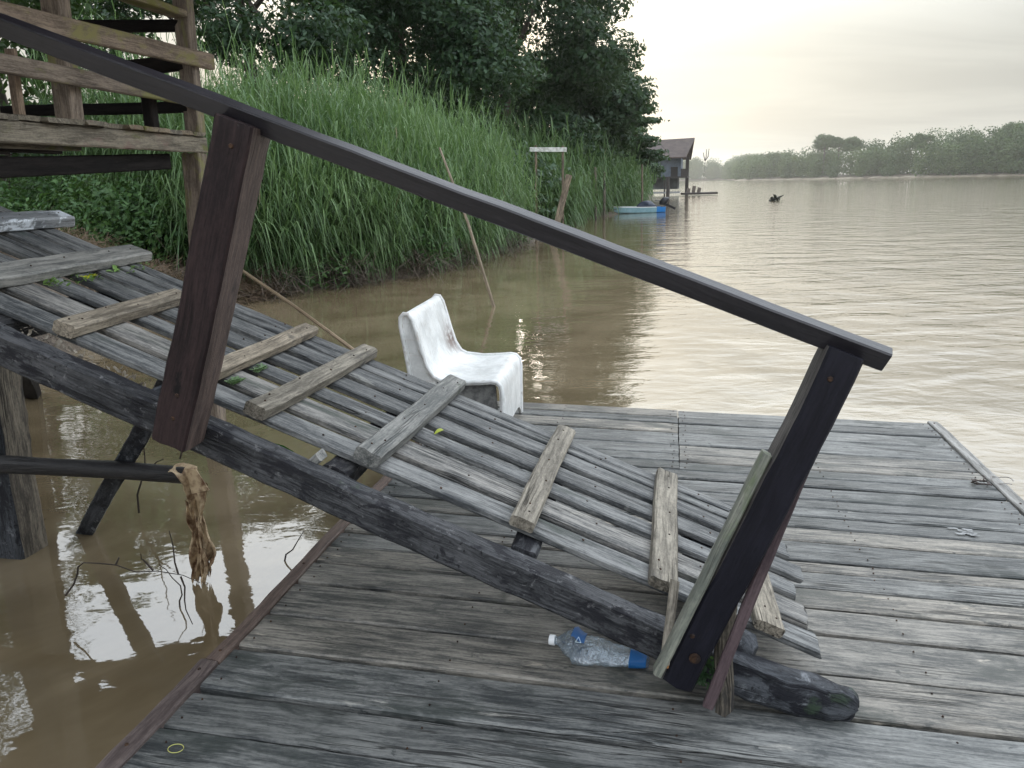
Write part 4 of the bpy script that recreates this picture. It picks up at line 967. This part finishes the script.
# twigs poking out of the water
def twig(lab, u0, w0, pts, r0=.004):
    mb = MB()
    for br_ in pts:
        br_ = [br_[0]] + [z_ for a_, b_ in zip(br_[:-1], br_[1:]) for z_ in (tuple((a_[k] + b_[k]) / 2 + random.uniform(-.018, .018) for k in range(3)), b_)]
        tube(mb, [P(*q_) for q_ in br_], list(np.linspace(r0, r0 * .35, len(br_))), 5, .1)
    return tag(mb.build('twig', M['stick']), lab, 'twig')
twig('forked thin twig rising from the water between the strut and the beam', 0, 0, [[(-3.0, 3.9, -.42), (-2.95, 3.9, -.2), (-2.93, 3.92, -.05), (-2.90, 3.9, .1), (-2.88, 3.9, .26)], [(-2.94, 3.9, -.16), (-2.85, 3.88, -.10), (-2.78, 3.88, -.06)], [(-2.76, 4.0, -.1), (-2.68, 4.0, .15), (-2.66, 4.0, .3), (-2.68, 4.0, .45)], [(-2.67, 4.0, .2), (-2.75, 4.0, .3), (-2.78, 4.0, .42)]], .006)
twig('low crooked thorny twig lying over the water at far left below the black pole', 0, 0, [[(-2.56, 2.78, -.30), (-2.50, 2.80, -.20), (-2.46, 2.80, -.14), (-2.3, 2.8, -.135), (-2.1, 2.8, -.145), (-1.9, 2.8, -.18)], [(-2.12, 2.8, -.145), (-2.16, 2.8, -.10), (-2.17, 2.8, -.07)], [(-2.0, 2.8, -.15), (-2.01, 2.8, -.02), (-2.02, 2.8, .05)], [(-1.99, 2.8, -.16), (-1.97, 2.78, -.26), (-1.93, 2.76, -.36)], [(-2.3, 2.8, -.135), (-2.28, 2.8, -.10)]], .0045)
twig('short straight twig leaning out of the brown water right of the rag', 0, 0, [[(-1.86, 3.45, -.44), (-1.80, 3.45, -.33), (-1.73, 3.45, -.22)]], .005)
twig('thin curved twig standing in the bright reflection left of the rag', 0, 0, [[(-2.12, 2.95, -.42), (-2.10, 2.95, -.34), (-2.14, 2.95, -.26), (-2.20, 2.95, -.20)]], .004)

# leaning stick out in the river
mb = MB(); tube(mb, [(-.12, 12.2, -.7), (-.25, 12.27, 0.), (-.62, 12.75, 1.25), (-1.06, 13.3, 2.42)], [.03, .028, .024, .016], 8, .04)
tag(mb.build('leaning_stake', M['bamboo']), 'long thin brown stake leaning in the river before the reeds', 'stake')

# ------------------------------------------------------------------ background objects down the bank
fr = thing('post_frame', 'thin two post frame with a white crossbar among the reeds', 'frame', (.7, 25.5, 0))
gs0 = plain('weathered_white_paint', (.62, .63, .60), .6, noise=(.35, .35, .32), sc=8)
for (x0, zt) in ((.88, 2.95), (1.72, 2.92)):
    mb = MB(); timber(mb, (x0, 25.5 + (x0 > 1) * .2, -.6), (x0 + .03, 25.5 + (x0 > 1) * .2, zt), (1, 0, 0), .07, .07); mb.build('post', M['pole'], fr)
mb = MB(); timber(mb, (.72, 25.43, 2.83), (1.86, 25.63, 2.80), (0, 0, 1), .13, .04); mb.build('crossbar', gs0, fr)
mb = MB(); timber(mb, (1.25, 25.2, -.4), (1.95, 25.9, 2.05), (1, 0, 0), .20, .06); tag(mb.build('leaning_plank', M['pole']), 'broad grey plank leaning out of the bank beside the white topped frame', 'plank')
for lab, x0, y0, zt, rr_ in (('short dark mooring post in front of the far reeds, left of a pair', 4.35, 40.6, 2.5, .07), ('short dark mooring post in front of the far reeds, right of a pair', 4.85, 41.2, 2.3, .07), ('tall slim mooring post beside the blue boat', 7.75, 47.3, 2.7, .06)):
    mb = MB(); tube(mb, [(x0, y0, -.6), (x0 + .02, y0, zt * .5), (x0 - .01, y0, zt)], [rr_, rr_, rr_ * .9], 9, .06); tag(mb.build('mooring_post', M['pole']), lab, 'post')

# boat
boat = thing('motor_boat', 'pale blue narrow boat with bright blue stern moored against the far reeds', 'boat', (7.2, 47.3, 0))
S0 = np.array((9.0, 47.35, 0)); Bw = np.array((4.9, 46.75, 0)); ax_ = nz(Bw - S0); sd_ = np.cross(Z3, ax_); LB = np.linalg.norm(Bw - S0)
def hull(t0, t1, off, name, mt_, z_lo, z_hi, n=14):
    V = []; pr_ = [(-1, 1.), (-.9, .35), (-.5, 0), (.5, 0), (.9, .35), (1, 1.)]; inner = [(.92, 1.), (.8, .35), (.45, .12), (-.45, .12), (-.8, .35), (-.92, 1.)]
    full = pr_ + inner
    for i in range(n + 1):
        t_ = t0 + (t1 - t0) * i / n; wdt = .52 * (1 - max(0, (t_ - .45) / .55) ** 2.2) * (.86 + .14 * min(1, t_ * 4)) + .02; rise = .18 * t_ ** 3
        for (a, b_) in full: V.append(S0 + ax_ * LB * t_ + sd_ * (a * wdt + (off if abs(a) > .85 else 0) * np.sign(a)) + Z3 * (z_lo + (z_hi - z_lo) * b_ + rise))
    K = len(full); f = [(i * K + k, i * K + (k + 1) % K, (i + 1) * K + (k + 1) % K, (i + 1) * K + k) for i in range(n) for k in range(K)] + [tuple(range(K - 1, -1, -1)), tuple(n * K + k for k in range(K))]
    mb = MB(); mb.add(V, f); return mb.build(name, mt_, boat, ang=35)
hull(.13, 1., 0., 'hull', plain('pale_blue_paint', (.28, .46, .52), .45, noise=(.20, .36, .42), sc=3), -.12, .30)
hull(-.0, .13, .002, 'stern', plain('bright_blue_paint', (.02, .20, .55), .4), -.12, .32)
mb = MB(); 
for s_ in (-1, 1):
    tube(mb, [S0 + ax_ * LB * t_ + sd_ * s_ * (.52 * (1 - max(0, (t_ - .45) / .55) ** 2.2) * (.86 + .14 * min(1, t_ * 4)) + .02) + Z3 * (.315 + .18 * t_ ** 3) for t_ in np.linspace(.14, .98, 12)], .022, 6)
mb.build('gunwale', plain('white_gunwale_paint', (.72, .76, .76), .5), boat)
for t_ in (.25, .5, .72):
    mb = MB(); timber(mb, S0 + ax_ * LB * t_ - sd_ * .45 + Z3 * .24, S0 + ax_ * LB * t_ + sd_ * .45 + Z3 * .24, ax_, .2, .03); mb.build('bench', M['pole'], boat)
dk = plain('black_motor_cover', (.015, .016, .02), .4)
mo = thing('outboard_motor', 'black outboard motor tilted on the stern of the blue boat', 'motor', S0 + Z3 * .3 - ax_ * .1)
c0 = S0 - ax_ * .06 + Z3 * .62
mb = MB(); V = []; K = 14
for i, (h_, r_) in enumerate([(-.20, .12), (-.16, .17), (0, .20), (.12, .19), (.20, .13), (.23, .05)]):
    for k in range(K): a = 2 * math.pi * k / K; V.append(c0 + Z3 * h_ + ax_ * (r_ * 1.35 * math.cos(a) - h_ * .5) + sd_ * r_ * math.sin(a))
mb.add(V, [(i * K + k, i * K + (k + 1) % K, (i + 1) * K + (k + 1) % K, (i + 1) * K + k) for i in range(5) for k in range(K)] + [tuple(range(K - 1, -1, -1)), tuple(5 * K + k for k in range(K))]); mb.build('cowl', dk, mo)
mb = MB(); timber(mb, c0 - Z3 * .15, c0 - ax_ * .62 - Z3 * .42, sd_, .08, .16, w1=.05, t1=.12); tube(mb, [c0 - ax_ * .60 - Z3 * .50, c0 - ax_ * .68 - Z3 * .34], [.07, .03], 8); mb.build('drive_leg', dk, mo)
mb = MB(); tube(mb, [c0 + ax_ * .15, c0 + ax_ * .55 + Z3 * .05], .025, 7); mb.build('tiller', dk, mo)
mb = MB(); V = []; K = 16
for i in range(7):
    ph_ = i / 6 * math.pi / 2
    for k in range(K): a = 2 * math.pi * k / K; r_ = 1 + .15 * math.sin(3 * a + i) + .1 * math.sin(5 * a); V.append(S0 + ax_ * (1.0 + .55 * r_ * math.cos(ph_) * math.cos(a)) + sd_ * .36 * r_ * math.cos(ph_) * math.sin(a) + Z3 * (.26 + .42 * math.sin(ph_)))
mb.add(V, [(i * K + k, i * K + (k + 1) % K, (i + 1) * K + (k + 1) % K, (i + 1) * K + k) for i in range(6) for k in range(K)] + [tuple(range(K - 1, -1, -1))]); tag(mb.build('tarp_bundle', plain('dark_blue_tarp', (.025, .035, .06), .5)), 'dark blue tarp bundle lying in the stern of the pale blue boat', 'tarp')

# stilt house
hs = thing('stilt_house', 'brown roofed wooden house on stilts at the water edge beyond the trees', 'house', (19.5, 95, 0))
HX, HY = 19.0, 95.0
wallm = plain('blue_grey_board_wall', (.15, .18, .22), .7, noise=(.11, .13, .16), sc=2); roofm = plain('brown_sheet_roof', (.050, .036, .032), .7, noise=(.075, .055, .047), sc=1.5); dkm = plain('dark_timber', (.035, .030, .028), .7)
def hbox(name, x0, x1, y0, y1, z0, z1, mt_, parent=hs, ang=-.25):
    mb = MB(); c, s_ = math.cos(ang), math.sin(ang); V = []
    for z_ in (z0, z1):
        for (x, y) in ((x0, y0), (x1, y0), (x1, y1), (x0, y1)): V.append((HX + x * c - y * s_, HY + x * s_ + y * c, z_))
    mb.add(V, [(3, 2, 1, 0), (4, 5, 6, 7), (0, 1, 5, 4), (1, 2, 6, 5), (2, 3, 7, 6), (3, 0, 4, 7)]); return mb.build(name, mt_, parent, smooth=False)
def hpt(x, y, z, ang=-.25): c, s_ = math.cos(ang), math.sin(ang); return np.array((HX + x * c - y * s_, HY + x * s_ + y * c, z))
hbox('floor', -2.9, 1.75, -.4, 6.2, 1.95, 2.12, dkm)
wl = hbox('wall', -2.7, .95, 0.9, 6.0, 2.12, 4.15, wallm)
hbox('window', -2.0, -1.2, .86, .92, 2.9, 3.7, dkm); hbox('door', -.2, .6, .86, .92, 2.12, 3.9, dkm)
mb = MB()     # gable end board
A = [hpt(-2.9, .85, 3.2), hpt(.75, .85, 3.2), hpt(.75, .85, 3.9), hpt(-2.9, .85, 5.15)]; A2 = [p_ + (hpt(0, .06, 0) - hpt(0, 0, 0)) for p_ in A]
mb.add(A + A2, [(0, 1, 2, 3), (7, 6, 5, 4)] + [(k, 4 + k, 4 + (k + 1) % 4, (k + 1) % 4) for k in range(4)]); mb.build('gable_board', wallm, hs, smooth=False)
def slab(name, pts, th, mt_):
    n_ = len(pts); V = list(pts) + [p_ - Z3 * th for p_ in pts]; mb = MB(); mb.add(V, [tuple(range(n_)), tuple(range(2 * n_ - 1, n_ - 1, -1))] + [(k, n_ + k, n_ + (k + 1) % n_, (k + 1) % n_) for k in range(n_)]); return mb.build(name, mt_, hs, smooth=False)
slab('roof', [hpt(-2.0, 3.0, 6.35), hpt(2.35, 3.0, 6.45), hpt(1.55, -.6, 4.25), hpt(-.1, -.6, 4.25)], .12, roofm)
slab('roof', [hpt(-2.0, 3.0, 6.35), hpt(2.35, 3.0, 6.45), hpt(1.9, 6.8, 4.2), hpt(-2.0, 6.8, 4.2)], .12, roofm)
slab('roof', [hpt(-3.4, -.7, 5.35), hpt(-2.0, 3.0, 6.33), hpt(-.1, -.65, 4.22)], .12, roofm)
slab('roof', [hpt(-3.4, -.7, 5.35), hpt(-3.6, 6.8, 4.6), hpt(-2.0, 3.0, 6.33)], .12, roofm)
for (x, y) in ((-2.7, -.2), (-.8, -.2), (1.6, -.2), (1.6, 5.8), (-2.7, 5.8), (1.6, 2.8)):
    mb = MB(); timber(mb, hpt(x, y, -1.5), hpt(x, y, 4.3 if x > 1 else 2.1), (1, 0, 0), .16, .16, seg=1.5); mb.build('stilt', dkm, hs)
bal = hbox('balcony_rail', 1.0, 1.72, -.38, -.30, 2.12, 2.95, dkm)
for y_ in (1.3, 2.6): hbox('balcony_post', 1.66, 1.74, y_, y_ + .1, 2.12, 4.3, dkm)
hbox('lower_wall', -2.6, .6, 1.5, 5.5, .7, 1.95, plain('pale_lower_wall', (.17, .18, .18), .8, noise=(.1, .1, .1), sc=1))
hbox('lower_deck', -3.0, .9, -1.2, 3.0, .25, .40, plain('grey_boards', (.25, .26, .26), .8))
mb = MB(); tube(mb, [(17.75, 91, -1.5), (17.8, 91, .6), (17.75, 91, 2.0)], [.22, .2, .18], 9, .05); tag(mb.build('mooring_pile', dkm), 'thick dark pile standing in the water before the stilt house', 'pile')
ra_ = thing('raft', 'low wooden raft moored right of the stilt house with gear on it', 'raft', (21.8, 93, 0))
mb = MB(); timber(mb, (20.0, 93, .18), (23.6, 93.6, .20), (0, 1, 0), 2.0, .22, seg=.6); mb.build('raft_deck', dkm, ra_)
mb = MB()
for (x, h_) in ((20.5, .5), (21.1, .75), (21.7, .55)): timber(mb, (x, 93.2, .28), (x + .1, 93.2, .28 + h_), (1, 0, 0), .35, .3, seg=.3)
mb.build('gear_box', plain('brown_gear', (.12, .10, .085), .7), ra_)
an = thing('tv_antenna', 'small forked aerial on a thin pole right of the house roof', 'aerial', (23.0, 96, 0))
mb = MB(); tube(mb, [(22.6, 95, .2), (22.75, 95, 3.8)], .012, 5); mb.build('pole', dkm, an)
mb = MB()
for (dx, dz) in ((-.22, .9), (.12, 1.25), (.42, 1.3)): tube(mb, [(22.75, 95, 3.75), (22.78 + dx * .7, 95, 4.2), (22.75 + dx, 95, 3.8 + dz)], [.04, .05, .03], 6)
mb.build('aerial_arm', dkm, an)
# dark clump drifting on the river
mb = MB()
for k in range(70):
    a = random.uniform(0, 6.28); r_ = random.random() ** .5; c0 = np.array((20.75 + .36 * r_ * math.cos(a), 63.5 + .3 * r_ * math.sin(a), .02 + .34 * (1 - r_) * random.random()))
    leaf_blade(mb, c0, rng.normal(size=3) * .6 + (0, 0, .3), .32, .12, Z3, .3, 3)
tube(mb, [(20.3, 63.5, .0), (20.8, 63.5, .18), (21.35, 63.4, .42)], [.10, .12, .03], 7)
tag(mb.build('drifting_clump', plain('dark_wet_plants', (.02, .022, .016), .6)), 'small dark clump of plants drifting far out on the river', 'driftwood')

# ------------------------------------------------------------------ haze
mt, t, out = mat('river_haze')
pv = t.add('ShaderNodeVolumePrincipled', ins={'Color': (.98, .99, .97, 1), 'Density': .00028, 'Anisotropy': .7}); t.l.new(pv.outputs[0], out.inputs['Volume'])
V = [(x, y, z) for z in (-2.8, 31) for (x, y) in ((-1499, -1499), (1499, -1499), (1499, 1499), (-1499, 1499))]
mb = MB(); mb.add(V, [(3, 2, 1, 0), (4, 5, 6, 7), (0, 1, 5, 4), (1, 2, 6, 5), (2, 3, 7, 6), (3, 0, 4, 7)])
tag(mb.build('haze', mt, smooth=False, loc=(0, 0, 0)), 'thin pale morning haze over the river', 'haze', kind='stuff')
